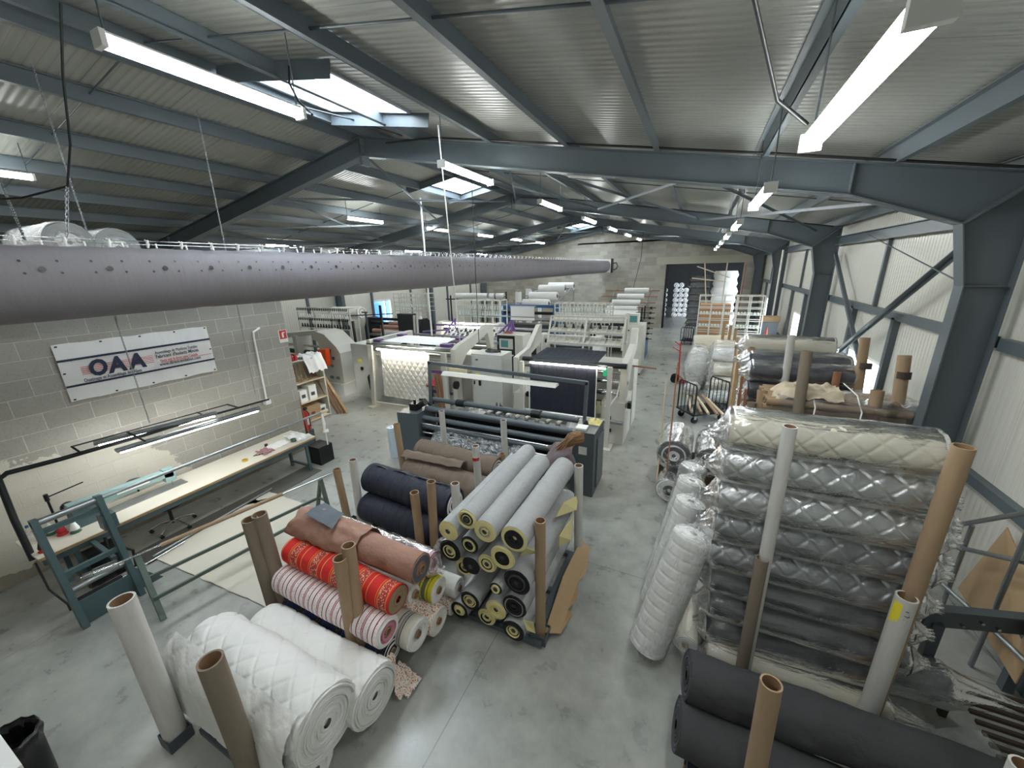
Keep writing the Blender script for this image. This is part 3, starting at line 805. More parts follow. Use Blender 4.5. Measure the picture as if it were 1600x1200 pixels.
tube((-2.86, .93, .03), (-2.86, .90, 1.53), .082, cardtube, 'grey-brown cardboard tube standing in front of the white quilted rolls')

# ---- stack B: patterned prints
pallet(-4.35, -2.75, 2.1, 3.3, 'pallet under the patterned fabric rolls', [(-4.28, 2.07), (-2.9, 2.06)])
WE = [(white_ply, .35), (cardtube2, .15), (white_ply, .5)]
def BE(m): return [(m, .1), (white_ply, .12), (m, .1), (white_ply, .12), (m, .2)]
roll((-4.12, 2.62, 1.1), (-2.4, 2.60, 1.07), .165, salmon, 'salmon-brown fabric roll on top of the patterned stack', ends=[(salmon, .15), (slate, .5), (salmon, .35)], wob=.09, core_r=.045, core_out=.03)
roll((-4.17, 2.36, .90), (-2.5, 2.33, .87), .155, p_red, 'bright red and gold striped print roll', ends=[(p_red, .1), (cardtube2, .9)], wob=.07, core=None, nu=40)
roll((-4.15, 2.18, .64), (-2.52, 2.15, .62), .165, p_whitered, 'white print roll with wine-red stripes and small motifs', ends=[(p_whitered, .1), (white_ply, .25), (mat('pink_selvedge', 'c98a96', .8), .65)], wob=.04, core_r=.04, nu=40, end_relief=.03)
roll((-4.1, 2.2, .31), (-2.55, 2.2, .29), .16, p_navy, 'navy patterned roll lowest on the side facing the white rolls', ends=BE(p_navy), wob=.05, nu=40)
roll((-4.0, 2.42, .37), (-2.38, 2.42, .36), .175, p_lace, 'white roll with dark lace bands sticking out at the front corner', ends=[(white_ply, .7), (white_knit, .3)], wob=.03, core_r=.045, nu=40, end_relief=.04)
roll((-4.0, 2.9, .54), (-2.42, 2.88, .52), .15, p_yellow, 'yellow roll with grey patterned bands', ends=[(white_ply, 1)], wob=.04, core_r=.045, nu=40)
roll((-4.0, 3.12, .40), (-2.3, 3.12, .38), .125, white_knit, 'pale grey roll end just right of the yellow roll', ends=[(white_ply, 1)], wob=.04, core_r=.04)
roll((-4.0, 2.72, .27), (-2.33, 2.72, .26), .165, p_floral, 'multicolour floral print roll in the lower right of the patterned stack', ends=[(p_floral, .15), (white_ply, .35), (p_floral, .5)], wob=.04, core_r=.04, nu=40)
roll((-4.0, 2.58, .71), (-2.52, 2.58, .70), .095, white_ply, 'thin white roll with a brown core below the salmon roll', ends=[(white_ply, 1)], wob=.05, core_r=.05, core_out=.04)
roll((-4.0, 2.2, .14), (-2.6, 2.2, .13), .11, white_knit, 'grey-white roll at the bottom beside the floor', ends=[(white_ply, 1)], wob=.06, core=None)
roll((-4.1, 2.95, .84), (-2.5, 2.93, .82), .15, p_pink, 'pink checked roll wrapped in clear film behind the salmon roll', wrap=film, tail=(.05, .12), ends=BE(p_pink), wob=.03, nu=40)
roll((-3.9, 3.05, .16), (-2.35, 3.05, .15), .11, p_floral, 'small floral print roll on the floor side under the pale grey roll', ends=BE(p_floral), wob=.05, nu=30)
# crumpled salmon cloth with grey lining on top
b = MB()
def cl(i, j):
    u = i/44; v = j/36
    x = -4.28+1.12*u; a = PI*(1.16-1.25*v)
    w_ = .185+.03*noise.noise(Vector((u*4, v*5, 3)))+.02*noise.noise(Vector((u*11, v*9, 6)))
    y = 2.61+w_*1.15*math.cos(a); z = 1.1+w_*max(-.25, math.sin(a))*1.0+.05*math.exp(-((u-.35)/.18)**2)*max(0, math.sin(a))
    return (x+.06*noise.noise(Vector((v*4, u*2, 9))), y, z)
b.grid(cl, 44, 36)
o = one(b, 'crumpled_cloth', salmon, 'crumpled salmon-brown cloth thrown over the left half of the top roll', 'fabric')
b = MB(); b.grid(lambda i, j: (-4.02+.5*i/10*(1-.25*j/8), 2.50+.28*j/8-.04*i/10, 1.362-.02*j/8-.035*i/10+.012*noise.noise(Vector((i*.5, j*.6, 2)))+.02*(1-abs(j-4)/4)), 10, 8)
b.build('lining_corner', slate, o)
o.children[0].data.transform(Matrix.Translation(-o.location)) if False else None
tube((-4.28, 2.07, .03), (-4.31, 2.05, 1.5), .082, cardtube, 'front tube of the brown pair at the left of the patterned rolls')
tube((-4.2, 2.15, .03), (-4.24, 2.12, 1.54), .078, cardtube, 'rear tube of the brown pair at the left of the patterned rolls')
tube((-2.93, 2.04, .03), (-2.90, 2.05, 1.47), .066, cardtube2, 'front tube of the tan pair before the patterned rolls')
tube((-2.84, 2.07, .03), (-2.88, 2.15, 1.55), .066, cardtube2, 'rear tube of the tan pair before the patterned rolls')
b = MB()
b.grid(lambda i, j: (-2.52+.24*i/14+.015*noise.noise(Vector((i*.6, j*.5, 1))), 1.98+.17*j/10+.02*math.sin(i*.9), .04+.30*(1-i/14)+.03*noise.noise(Vector((i*.4, j*.5, 5)))), 14, 10, uvs=lambda i, j: (i*.03, j*.03))
b.grid(lambda i, j: (-2.50+.28*i/12, 2.02+.22*j/10, .03+.05*noise.noise(Vector((i*.5, j*.5, 8)))+.1*(1-i/12)), 12, 10, uvs=lambda i, j: (i*.03, j*.03))
one(b, 'fabric_scrap', p_floral, 'crumpled floral cloth end hanging to the floor by the white rolls', 'fabric')

# ---- stack C: navy channel-quilted rolls
pallet(-4.95, -3.05, 3.75, 4.5, 'pallet under the navy rolls', [(-4.9, 3.83), (-3.2, 3.68)])
roll((-4.72, 4.2, .78), (-3.0, 4.12, .76), .235, navy, 'upper navy channel-quilted roll', quilt=('channel', .14, .012, .012), nu=150, nv=48, ends=BE(navy), wob=.05)
roll((-4.68, 4.0, .36), (-3.0, 3.95, .34), .23, navy, 'lower navy channel-quilted roll', quilt=('channel', .14, .012, .012), nu=150, nv=48, ends=BE(navy), wob=.05)
b = MB(); b.grid(lambda i, j: (-4.62+1.5*i/40, 4.19-.03*i/40+.05*j/3, 1.033+.012*math.sin(i*.5)+(-.01)*j), 40, 3)
one(b, 'selvedge_strip', slate, 'grey selvedge strip along the top of the upper navy roll', 'fabric')
tube((-5.01, 3.82, .03), (-5.08, 3.82, 1.05), .06, cardtube2, 'short brown tube at the left end of the navy rolls')
tube((-4.75, 3.86, .03), (-4.74, 3.88, 1.26), .062, whitetube, 'white paper tube at the left end of the navy rolls')
tube((-3.3, 3.63, .03), (-3.3, 3.62, 1.18), .062, cardtube2, 'shorter brown tube in front of the navy rolls')
tube((-3.1, 3.68, .03), (-3.04, 3.68, 1.38), .06, cardtube2, 'taller brown tube in front of the navy rolls')
tube((-2.62, 3.62, .03), (-2.66, 3.7, 1.43), .058, whitetube, 'short white tube with a torn rim between the navy and grey rolls')
b = MB(); b.grid(lambda i, j: (-2.95+.5*i/16+.03*noise.noise(Vector((i*.5, j*.4, 3))), 3.45+.3*j/12, .5+.22*math.sin(PI*i/16)*math.sin(PI*j/12)+.09*noise.noise(Vector((i*.4, j*.5, 1)))), 16, 12)
one(b, 'plastic_bundle', film_milky, 'crumpled clear film bundle between the patterned and grey rolls', 'plastic film')

# ---- stack D: brown rolls and foil behind
pallet(-4.9, -3.0, 4.95, 5.7, 'pallet under the brown rolls', [(-4.8, 5.1)])
roll((-4.72, 5.5, .70), (-2.95, 5.42, .68), .21, brown, 'upper brown channel-quilted roll nearer the grey slitting machine', quilt=('channel', .17, .012, .012), nu=120, nv=44, ends=BE(brown), wob=.06)
roll((-4.7, 5.1, .46), (-2.92, 5.02, .44), .25, brown, 'lower brown channel-quilted roll nearer the viewer', quilt=('channel', .17, .012, .012), nu=120, nv=44, ends=BE(brown), wob=.07)
b = MB(); b.grid(lambda i, j: (-4.78+1.3*i/40, 5.2-.22*j/10+.05*(i/40)*1, .82+.05*math.sin(PI*j/10)-.03*(j/10)+.02*noise.noise(Vector((i*.2, j*.3, 4)))), 40, 10)
one(b, 'cloth_fold', brown, 'twisted brown cloth fold lying between the two brown rolls', 'fabric')
roll((-4.5, 4.72, .2), (-2.9, 4.68, .2), .16, white_ply, 'white roll lying low in front of the brown rolls', ends=WE, wob=.05)
tube((-4.82, 5.08, .03), (-4.9, 5.1, 1.38), .06, cardtube2, 'brown tube at the left end of the brown rolls')
tube((-2.93, 4.75, .03), (-2.95, 4.72, 1.46), .058, whitetube, 'white tube with a red mark standing before the brown rolls')
o = one(MB().pipe((-2.95, 4.72, 1.22), (-2.95, 4.72, 1.27), .061, .058, 16), 'red_sticker', red, 'red sticker round the white tube by the brown rolls', 'sticker')
tube((-4.38, 5.85, .03), (-4.4, 5.85, 1.45), .058, whitetube, 'left white tube between the brown rolls and the slitting machine')
tube((-3.0, 5.85, .03), (-3.02, 5.85, 1.46), .058, whitetube, 'right white tube between the brown rolls and the slitting machine')
tube((-2.95, 5.62, .03), (-2.95, 5.62, .9), .055, cardtube2, 'short brown tube just left of the highest grey roll')
# ---- stack E: grey felt rolls with yellow or black backing, ends towards the viewer
pallet(-2.35, -1.2, 3.1, 4.6, 'pallet under the grey rolls with yellow and black ends', [(-1.26, 3.2), (-1.17, 4.46), (-2.3, 3.22)])
Y = [(yellow_foam, .30), (yellow_foam, .3), (grey_felt, .08), (yellow_foam, .3)]
YB_ = [(yellow_foam, .33), (black_foam, .67)]
BY = [(black_foam, .38), (yellow_foam, .14), (black_foam, .12), (yellow_foam, .36)]
BB = [(black_foam, .4), (charcoal, .1), (black_foam, .5)]
YY = [(yellow_foam, .5), (black_foam, .05), (yellow_foam, .45)]
EL = [('e1', -2.27, 1.33, .125, 4.75, YY, 'yellow end, top left of the grey stack'), ('e2', -2.04, 1.52, .12, 4.7, [(yellow_foam, .5), (black_foam, .1), (yellow_foam, .15), (black_foam, .25)], 'dark-centred yellow end, highest of the grey stack'),
 ('e3', -1.80, 1.46, .135, 4.65, Y, 'all-yellow end, top middle of the grey stack'), ('e4', -1.46, 1.47, .15, 4.6, [(yellow_foam, .28), (black_foam, .72)], 'yellow rim and black middle, top right of the grey stack'),
 ('e5', -2.30, 1.02, .14, 4.7, BY, 'black end with yellow rings, far left of the second row'), ('e6', -2.02, 1.20, .11, 4.7, [(black_foam, .3), (yellow_foam, .25), (black_foam, .45)], 'black end ringed yellow, left of middle under the top row'),
 ('e7', -1.60, 1.19, .145, 4.75, [(yellow_foam, .35), (yellow_foam, .1), (black_foam, .55)], 'wide yellow ring and black middle, under the top right roll'), ('e8', -1.82, 1.0, .115, 4.7, YY, 'plain yellow end in the middle of the grey stack'),
 ('e9', -2.03, .90, .115, 4.7, BB, 'plain black end left of the middle yellow roll'), ('e10', -2.19, .74, .12, 4.7, YY, 'recessed yellow end with a tube core, left side'),
 ('e11', -1.46, .88, .155, 4.75, BB, 'large slack black end, right side of the grey stack'), ('e12', -1.69, .76, .075, 4.7, [(black_foam, .3), (yellow_foam, .7)], 'smallest roll of the grey stack, in its centre'),
 ('e13', -2.05, .43, .125, 4.7, BY, 'black and yellow end, second from the floor on the left'), ('e14', -2.21, .22, .12, 4.7, BY, 'black and yellow end lying lowest on the left'),
 ('e15', -1.73, .40, .13, 4.7, YY, 'crumpled yellow end near the bottom middle'), ('e16', -1.87, .21, .115, 4.7, YY, 'yellow end resting lowest in the middle'),
 ('e17', -1.50, .53, .145, 4.75, [(black_foam, .2), (grey_felt, .06), (black_foam, .12), (cardtube2, .1), (black_foam, .5)], 'black end with grey rings, lower right'), ('e18', -1.50, .23, .135, 4.7, BY, 'black end with a grey ring, lowest on the right')]
for nm, x, z, r, y1, en, lab in EL:
    y0 = 3.12 if nm == 'e10' else 2.98+random.uniform(-.02, .05)
    roll((x, y0, z), (x+random.uniform(-.01, .02), y1+random.uniform(-.03, .05), z+random.uniform(-.01, .01)), r, grey_felt, 'grey felt roll, '+lab, ends=en, wob=.045, core=cardtube if nm in ('e10', 'e13') else None, core_r=.028, end_relief=.03, nu=30)
def flapm(pts, label):
    b = MB(); b.add(pts, [tuple(range(len(pts)))]); o = b.build('fabric_corner', yellow_foam)
    md = o.modifiers.new('t', 'SOLIDIFY'); md.thickness = .008; return tag(centre(o), label, 'fabric')
flapm([(-1.36, 3.05, 1.35), (-1.25, 3.2, 1.20), (-1.28, 3.3, 1.12), (-1.45, 3.1, 1.18)], 'pale yellow cloth corner folded out beside the front tube')
flapm([(-1.3, 4.1, 1.25), (-1.2, 4.45, 1.18), (-1.18, 4.3, 1.05), (-1.35, 3.95, 1.12)], 'pale yellow cloth corner folded out beside the rear tube')
flapm([(-1.25, 3.8, .98), (-1.2, 4.2, 1.0), (-1.18, 4.1, .72), (-1.27, 3.85, .78)], 'pale yellow cloth triangle on the side of the grey stack')
flapm([(-1.38, 3.0, .42), (-1.27, 3.02, .42), (-1.26, 3.05, .24), (-1.34, 3.0, .30)], 'pale yellow cloth corner by the foot of the front tube')
tube((-1.26, 3.2, .03), (-1.25, 3.18, 1.62), .058, cardtube2, 'brown tube at the front right corner of the grey stack')
tube((-1.17, 4.46, .03), (-1.2, 4.44, 1.63), .058, whitetube, 'pale tube at the rear right corner of the grey stack')
b = MB(); b.add([(-1.22, 3.22, .08), (-1.05, 3.3, .06), (-.98, 3.55, .12), (-1.06, 3.62, .1), (-.98, 3.75, .16), (-1.04, 4.0, .2), (-.98, 4.15, .22), (-1.02, 4.5, .35), (-1.16, 4.55, .42), (-1.22, 3.9, .3)], [(0,1,2,3,4,5,6,7,8,9)])
o = b.build('cardboard_sheet', card); md = o.modifiers.new('t', 'SOLIDIFY'); md.thickness = .008
tag(centre(o), 'torn brown cardboard sheet leaning on the right side of the grey stack', 'cardboard')

# ---- stack F: film-wrapped rolls on the right
pallet(.5, 1.95, 3.5, 4.6, 'pallet under the tall stack of film-wrapped rolls', [(.76, 3.45), (1.73, 3.45)])
Qf = ('diamond', .21, .014, .010)
FW = [(foil, .1), (white_ply, .1), (foil, .1), (white_ply, .7)]
FL = [(2.66, .19, cream_quilt, 'cream quilted roll in clear film on top of the right-hand stack', Qf, .36, 1.80),
      (2.33, .19, foil, 'silver diamond-quilted foil roll in film, second from the top', Qf, .36, 1.84),
      (1.98, .19, foil, 'silver foil roll in film, third from the top', Qf, .36, 1.92),
      (1.66, .18, foil_dk, 'darker foil roll in film, fourth from the top', Qf, .36, 1.94),
      (1.33, .18, foil_dk, 'foil roll in film, fifth from the top', Qf, .36, 1.95),
      (1.02, .17, charcoal_lt, 'dark grey roll in glossy film, sixth from the top', None, .4, 1.96),
      (.71, .18, charcoal_lt, 'dark roll with a pale end in glossy film, third from the floor', None, .42, 2.0)]
for z, r, fb, lab, qd, x0, x1 in FL:
    hi = qd is not None
    roll((x0, 3.83, z), (x1, 3.86, z), r, fb, lab, quilt=qd, nu=150 if hi else 30, nv=112 if hi else 40, ends=FW, wrap=film, wob=.05, tail=(.13, .16), squash=.97)
roll((.42, 3.84, .36), (2.35, 3.95, .42), .19, charcoal_lt, 'long dark roll in film, second from the floor, sticking out to the right', ends=FW, wrap=film, wob=.06, tail=(.1, .55))
roll((.46, 3.66, .16), (1.95, 3.7, .16), .13, cream_quilt, 'lowest roll in film at the foot of the right-hand stack', ends=FW, wrap=film, wob=.06, tail=(.1, .3))
for z, x0, x1, fb, lab in ((2.5, .45, 1.9, foil, 'silver foil roll in film at the back of the stack, uppermost of those behind'), (1.92, .5, 2.12, foil, 'silver foil roll end bulging out behind the tall brown tube'), (1.52, .5, 2.15, foil, 'crumpled silver roll end sticking out below the bulging one'),
                           (1.1, .5, 2.0, foil_dk, 'dark silver roll end low behind the white labelled tube'), (.7, .5, 2.1, charcoal_lt, 'dark roll end near the floor behind the white labelled tube'), (.3, .5, 2.0, charcoal_lt, 'rearmost dark roll on the pallet deck')):
    roll((x0, 4.26, z), (x1, 4.26, z), .2, fb, lab, quilt=('diamond', .16, .012, .012) if fb in (foil,) else None, nu=100 if fb is foil else 24, nv=70 if fb is foil else 36, ends=FW, wrap=film, wob=.09, tail=(.12, .14))
tube((.75, 3.44, .03), (.75, 3.49, 1.6), .052, cardtube, 'short brown tube low in front of the film-wrapped stack')
tube((.8, 3.55, .03), (.77, 3.53, 2.86), .052, whitetube, 'tall white tube at the left of the film-wrapped stack')
tube((1.70, 3.44, .03), (1.71, 3.46, 1.6), .068, whitetube, 'white tube with a yellow label at the right of the film-wrapped stack')
tube((1.78, 3.56, .03), (1.77, 3.53, 2.87), .062, cardtube2, 'tallest tan tube at the right of the film-wrapped stack')
b = MB(); b.grid(lambda i, j: (1.71+.0705*math.cos(-PI*.95+.9*i/8), 3.46+.0705*math.sin(-PI*.95+.9*i/8), 1.36+.2*j), 8, 1)
lb = one(b, 'yellow_label', yellowm, 'yellow handwritten label on the white tube', 'label')
def scribble(parent, origin, ux, uz, rows, m, w=.006):
    b = MB(); random.seed(3); o = Vector(origin); ux = Vector(ux); uz = Vector(uz)
    for z, n in rows:
        pts = [o+ux*(.02+.011*k)+uz*(z+random.uniform(-.008, .01)) for k in range(n)]
        b.path(pts, w/2, 4)
    return b.build('handwriting', m, parent)
scribble(lb, (1.655, 3.415, 1.38), (.9, -.45, 0), (0, 0, 1), ((.13, 5), (.09, 6), (.05, 4)), black)

# ---- stack G: charcoal rolls, bottom right
pallet(.4, 2.3, 2.2, 3.0, 'pallet under the charcoal rolls at bottom right', [(.68, 2.25), (1.78, 2.25)])
CE = [(charcoal, .1), (slate, .06), (charcoal, .12), (slate, .06), (charcoal, .5)]
roll((.24, 2.82, .74), (2.35, 3.05, .50), .20, charcoal, 'upper charcoal cloth roll at bottom right', ends=CE, wob=.09, nu=60, core=None)
roll((.2, 2.58, .46), (2.35, 2.72, .20), .20, charcoal, 'lower charcoal cloth roll at bottom right', ends=CE, wob=.09, nu=60, core=None)
roll((.3, 2.45, .18), (2.2, 2.45, .15), .13, navy, 'dark roll underneath the charcoal rolls', ends=CE, wob=.07)
tube((.69, 2.22, .03), (.66, 2.27, 1.6), .062, cardtube2, 'tan tube rising from the bottom edge in front of the charcoal rolls')
tube((1.80, 2.24, .03), (1.79, 2.33, 1.58), .06, whitetube, 'pale tube just showing in the bottom right corner')

# ---- quilted rolls leaning against the stack
def lean(p, q, r, fb, lab, qd, wr_=film_milky):
    return roll(p, q, r, fb, lab, quilt=qd, nu=110, nv=60, wrap=wr_, wob=.05, tail=(.22, .1), ends=[(fb, .15), (white_ply, .85)], core=None)
lean((-.12, 3.5, .14), (.2, 3.82, 1.45), .178, white_quilt, 'white quilted roll in film leaning against the stack, nearest the viewer', ('channel', .12, .012, .010))
lean((-.12, 4.15, .14), (.16, 4.35, 1.5), .15, white_quilt, 'second white roll in film leaning behind the nearest one', ('channel', .12, .012, .010))
lean((-.1, 4.65, .14), (.16, 4.85, 1.5), .15, white_quilt, 'third leaning white roll in film', ('channel', .12, .012, .010))
lean((-.06, 5.1, .14), (.18, 5.3, 1.48), .15, foil, 'farthest leaning roll, silver in film', ('channel', .12, .012, .010))
roll((.25, 3.6, .22), (.25, 4.4, .22), .12, cream_quilt, 'pale wrapped roll on the floor between the leaning rolls and the stack', wrap=film_milky, wob=.06, ends=WE)
# small dark rolls in film further back, ends to the viewer
SR = [(charcoal_lt, .3), (white_ply, .1), (charcoal_lt, .3), (white_ply, .3)]
roll((-.13, 6.62, .25), (-.11, 7.5, .27), .22, charcoal_lt, 'short roll in film on the floor with a round pale end', wrap=film, ends=[(white_ply, .6), (charcoal_lt, .4)], tail=(.04, .05), wob=.04, core=None)
roll((-.12, 7.0, .76), (-.1, 8.0, .76), .29, charcoal_lt, 'left dark grey roll in shiny film standing above the pale-ended one', wrap=film, ends=SR, tail=(.08, .05), wob=.05, core=None)
roll((.50, 7.0, .74), (.52, 8.0, .74), .27, charcoal_lt, 'right dark grey roll in shiny film next to the leaning rolls', wrap=film, ends=SR, tail=(.08, .05), wob=.05, core=None)
b = MB(); b.box((-.38, 7.15, 0), (.75, 7.95, .46)); one(b, 'wooden_crate', mat('dark_timber', '4a3b2c', .8), 'low dark timber base under the two dark film-wrapped rolls', 'crate')
def stick(p, q, r, m, label): return one(MB().cyl(p, q, r, n=6), 'wooden_stick', m, label, 'stick')
stick((-.36, 6.9, .0), (-.38, 7.25, 2.1), .012, woodpale, 'thin wooden batten standing left of the dark film-wrapped rolls, the shorter one')
stick((-.2, 6.72, .6), (-.22, 7.3, 2.45), .013, woodred, 'thin reddish batten standing left of the dark film-wrapped rolls, the taller one')
# ================================================================== LEFT WALL AREA
def text(s, size, loc, m, parent, bold=0.0, sx=1.0, shear=0.0):
    cu = bpy.data.curves.new('lettering', 'FONT'); cu.body = s; cu.size = size; cu.extrude = .002; cu.offset = bold; cu.shear = shear; cu.resolution_u = 3
    o = bpy.data.objects.new('lettering', cu); COL.objects.link(o)
    bpy.context.view_layer.update()
    me = bpy.data.meshes.new_from_object(o.evaluated_get(bpy.context.evaluated_depsgraph_get()))
    bpy.data.objects.remove(o); me.transform(Matrix.Scale(sx, 4, (1, 0, 0)))
    me.materials.clear(); me.materials.append(m)
    t = bpy.data.objects.new('lettering', me); COL.objects.link(t)
    t.parent = parent; t.location = Vector(loc)-parent.location; t.rotation_euler = (PI/2, 0, PI/2)
    return t
ink = mat('navy_ink', '1d2b45', .5, 0, .03); redink = mat('red_ink', 'c8383c', .5, 0, .03); greyink = mat('grey_ink', '4b4f5a', .5, 0, .03)
r = thing('banner', 'white vinyl banner reading OAA with two navy stripes on the block wall', 'banner', (-8.33, 3.05, 2.37))
Y0, Y1, Z0, Z1 = 2.06, 4.06, 2.37, 3.23
b = MB(); b.grid(lambda i, j: (-8.325+.012*noise.noise(Vector((i*.35, j*.2, 2)))*(1 if 0 < j < 10 else .2), Y0+(Y1-Y0)*i/40, Z0+(Z1-Z0)*j/10+.006*math.sin(i*.6)*(1 if j in (0, 10) else 0)), 40, 10); b.build('vinyl_sheet', banner_m, r)
zz = lambda v: Z1-(Z1-Z0)*v
b = MB(); b.box((-8.316, Y0, zz(.30)), (-8.312, Y1, zz(.262))); b.box((-8.316, Y0, zz(.75)), (-8.312, Y1, zz(.715))); b.build('navy_stripes', ink, r)
b = MB()
for k in range(5): b.box((-8.314, Y0+.21, zz(.43+.032*k)), (-8.311, Y0+1.09, zz(.438+.032*k)))
b.box((-8.314, Y0+1.18, zz(.598)), (-8.311, Y1-.03, zz(.606))); b.build('red_lines', redink, r)
for ch, yy, w in (('O', .285, .78), ('A', .515, .9), ('A', .765, .9)): text(ch, .33, (-8.308, Y0+yy, zz(.612)), ink, r, .014, w, .12)
text('Ouatinage et Assemblage des Alpes', .078, (-8.308, Y0+.20, zz(.70)), greyink, r, .0008, .62)
text('Assemblage de Matières Textiles', .075, (-8.308, Y0+1.13, zz(.42)), greyink, r, 0, .64)
text("Fabricant d'Isolants Minces", .085, (-8.308, Y0+1.13, zz(.505)), greyink, r, .001, .70)
text('Vente web & direct usine Conseils', .062, (-8.308, Y0+1.17, zz(.585)), redink, r, 0, .66)
text('www.direct-isolation.com', .075, (-8.308, Y0+1.15, zz(.665)), greyink, r, .001, .80)
b = MB()
for k in range(5):
    y = Y0+.04+(Y1-Y0-.08)*k/4
    for z in (Z0+.03, Z1-.03): b.box((-8.315, y-.014, z-.01), (-8.308, y+.014, z+.01))
for y in (Y0+.03, Y1-.03): b.box((-8.315, y-.014, (Z0+Z1)/2-.01), (-8.308, y+.014, (Z0+Z1)/2+.01))
b.build('eyelets', black, r)
r = thing('extinguisher_sign', 'small red and white fire extinguisher sign at the end of the block wall', 'sign', (-8.33, 5.5, 2.62))
MB().box((-8.345, 5.42, 2.66), (-8.335, 5.62, 2.94)).build('plate', whitep, r); MB().box((-8.334, 5.44, 2.74), (-8.330, 5.60, 2.93)).build('red_field', red, r)
b = MB(); b.box((-8.329, 5.49, 2.77), (-8.326, 5.53, 2.87)); b.box((-8.329, 5.5, 2.87), (-8.326, 5.56, 2.89)); b.build('pictogram', whitep, r)
one(MB().path([(-8.3, 4.86, 2.98), (-8.3, 5.02, 3.06)], .02, 8).path([(-8.3, 5.02, 3.05), (-8.3, 4.88, 3.0), (-8.3, 4.86, 2.9), (-8.3, 4.84, 1.5)], .02, 8).box((-8.34, 4.78, 1.42), (-8.24, 4.9, 1.52)), 'pipe', whitep, 'white pipe bent over at the top, fixed to the block wall', 'pipe')

# long workbench
r = thing('workbench', 'long narrow workbench with cream top and wooden edge beside the block wall', 'workbench', (-7.6, 3.05, 0))
b = MB(); b.prism([(-8.02, 1.02), (-7.2, 1.02), (-7.2, 5.05), (-8.02, 5.05)], 'z', .72, .752); b.build('tabletop', mat('cream_laminate', 'd9d4c4', .35, 0, .05, 2), r)
MB().box((-7.2, 1.02, .715), (-7.185, 5.05, .75)).build('wooden_edge', wood, r)
b = MB(); b.bar((-7.24, 1.05, .66), (-7.24, 5.0, .66), .04, .08); b.bar((-7.95, 1.05, .66), (-7.95, 5.0, .66), .04, .08)
for y in (1.1, 4.95): b.bar((-7.95, y, .66), (-7.24, y, .66), .04, .08)
b.build('table_rail', teal, r)
for y in (1.35, 4.85):
    for x in (-7.88, -7.28): MB().bar((x, y, 0), (x, y, .63), .05, .05, (0,1,0)).build('leg', teal, r)
    MB().bar((-7.88, y, .12), (-7.28, y, .12), .04, .04).build('stretcher', teal, r)
# long-arm sewing machine on the bench
r = thing('long_arm_sewing_machine', 'pale teal long-arm sewing machine with its head over the bench', 'sewing machine', (-7.68, 2.1, .752))
tl = mat('pale_teal_enamel', '8fb0ae', .3, 0, .08, 3)
MB().box((-7.85, 1.5, .753), (-7.58, 1.78, 1.04)).build('body', teal, r)
MB().prism([(1.5, .95), (1.5, 1.1), (2.6, 1.06), (2.72, 1.04), (2.72, .93), (2.6, .95), (1.78, .93)], 'x', -7.78, -7.66).build('arm', tl, r)
MB().box((-7.78, 2.6, .86), (-7.66, 2.74, 1.08)).cyl((-7.72, 2.69, .76), (-7.72, 2.69, .88), .008, n=8).build('head', tl, r)
MB().cyl((-7.9, 1.56, .98), (-7.95, 1.56, .98), .08, n=18).build('handwheel', black, r)
MB().box((-7.82, 1.6, .753), (-7.6, 2.85, .766)).build('bed_plate', galv, r)
MB().box((-7.65, 2.0, .985), (-7.655, 2.4, 1.02)).build('label_strip', paper, r)
for y, m, lab, x in ((1.36, redthread, 'red thread cone on the near end of the bench', -7.62), (1.46, whitep, 'white thread cone on the bench beside the red one', -7.52), (1.3, whitep, 'white thread cone behind the red one on the bench', -7.78), (1.12, redthread, 'dark cone on a red base at the bench corner', -7.36)):
    rr = thing('thread_cone', lab, 'thread cone', (x, y, .752))
    MB().lathe([(.055, 0), (.06, .01), (.035, .04), (.03, .05)], (x, y, .753)).build('base', red if m is redthread else mat('green_paint', '3d6b4f', .4), rr)
    MB().lathe([(.048, .045), (.05, .06), (.022, .16), (.008, .165), (.004, .2)], (x, y, .753)).build('thread', darkthread if 'dark' in lab else m, rr)
rr = thing('water_bottle', 'clear plastic water bottle at the back corner of the bench', 'bottle', (-7.72, 1.12, .752))
MB().lathe([(.035, 0), (.036, .15), (.03, .19), (.014, .23), (.014, .26)], (-7.72, 1.12, .753)).build('bottle_body', film_milky, rr); MB().cyl((-7.72, 1.12, 1.0), (-7.72, 1.12, 1.03), .016).build('cap', bluep, rr)
one(MB().path([(-8.0, 1.42, .752), (-8.0, 1.42, 1.16), (-8.0, 1.44, 1.22)], .014, 8).path([(-8.0, 1.4, 1.2), (-8.0, 1.8, 1.24)], .01, 8).cyl((-8.0, 1.42, 1.15), (-8.0, 1.42, 1.25), .025), 'thread_stand', blackm, 'black T-shaped thread stand at the back of the bench', 'stand')
def loose(name, label, x, y, sx, sy, h, m, seed=0):
    b = MB(); b.grid(lambda i, j: (x+sx*(i/12-.5)*(1+.12*math.sin(j*1.3+seed)), y+sy*(j/12-.5)*(1+.12*math.cos(i+seed)), .758+h*max(0, .5+.8*noise.noise(Vector((i*.35+seed, j*.35, 2))))), 12, 12)
    return one(b, name, m, label, 'cloth' if m is not paper else 'paper')
loose('white_cloth', 'white cloth heap on the far end of the bench', -7.5, 4.85, .5, .3, .06, white_ply, 1)
loose('paper_sheets', 'printed white sheets near the far end of the bench', -7.55, 4.45, .3, .36, .012, paper, 3)
loose('tool_heap', 'small heap of pink and grey scraps on the bench', -7.48, 4.12, .3, .22, .04, mat('mixed_scraps', '9a6f72', .7, 0, .6, 40), 5)
one(MB().lathe([(.05, 0), (.05, .06), (.0, .06)], (-7.4, 4.68, .753)), 'green_pot', mat('dark_green', '2c4f35', .5), 'small dark green pot on the papers on the bench', 'pot')
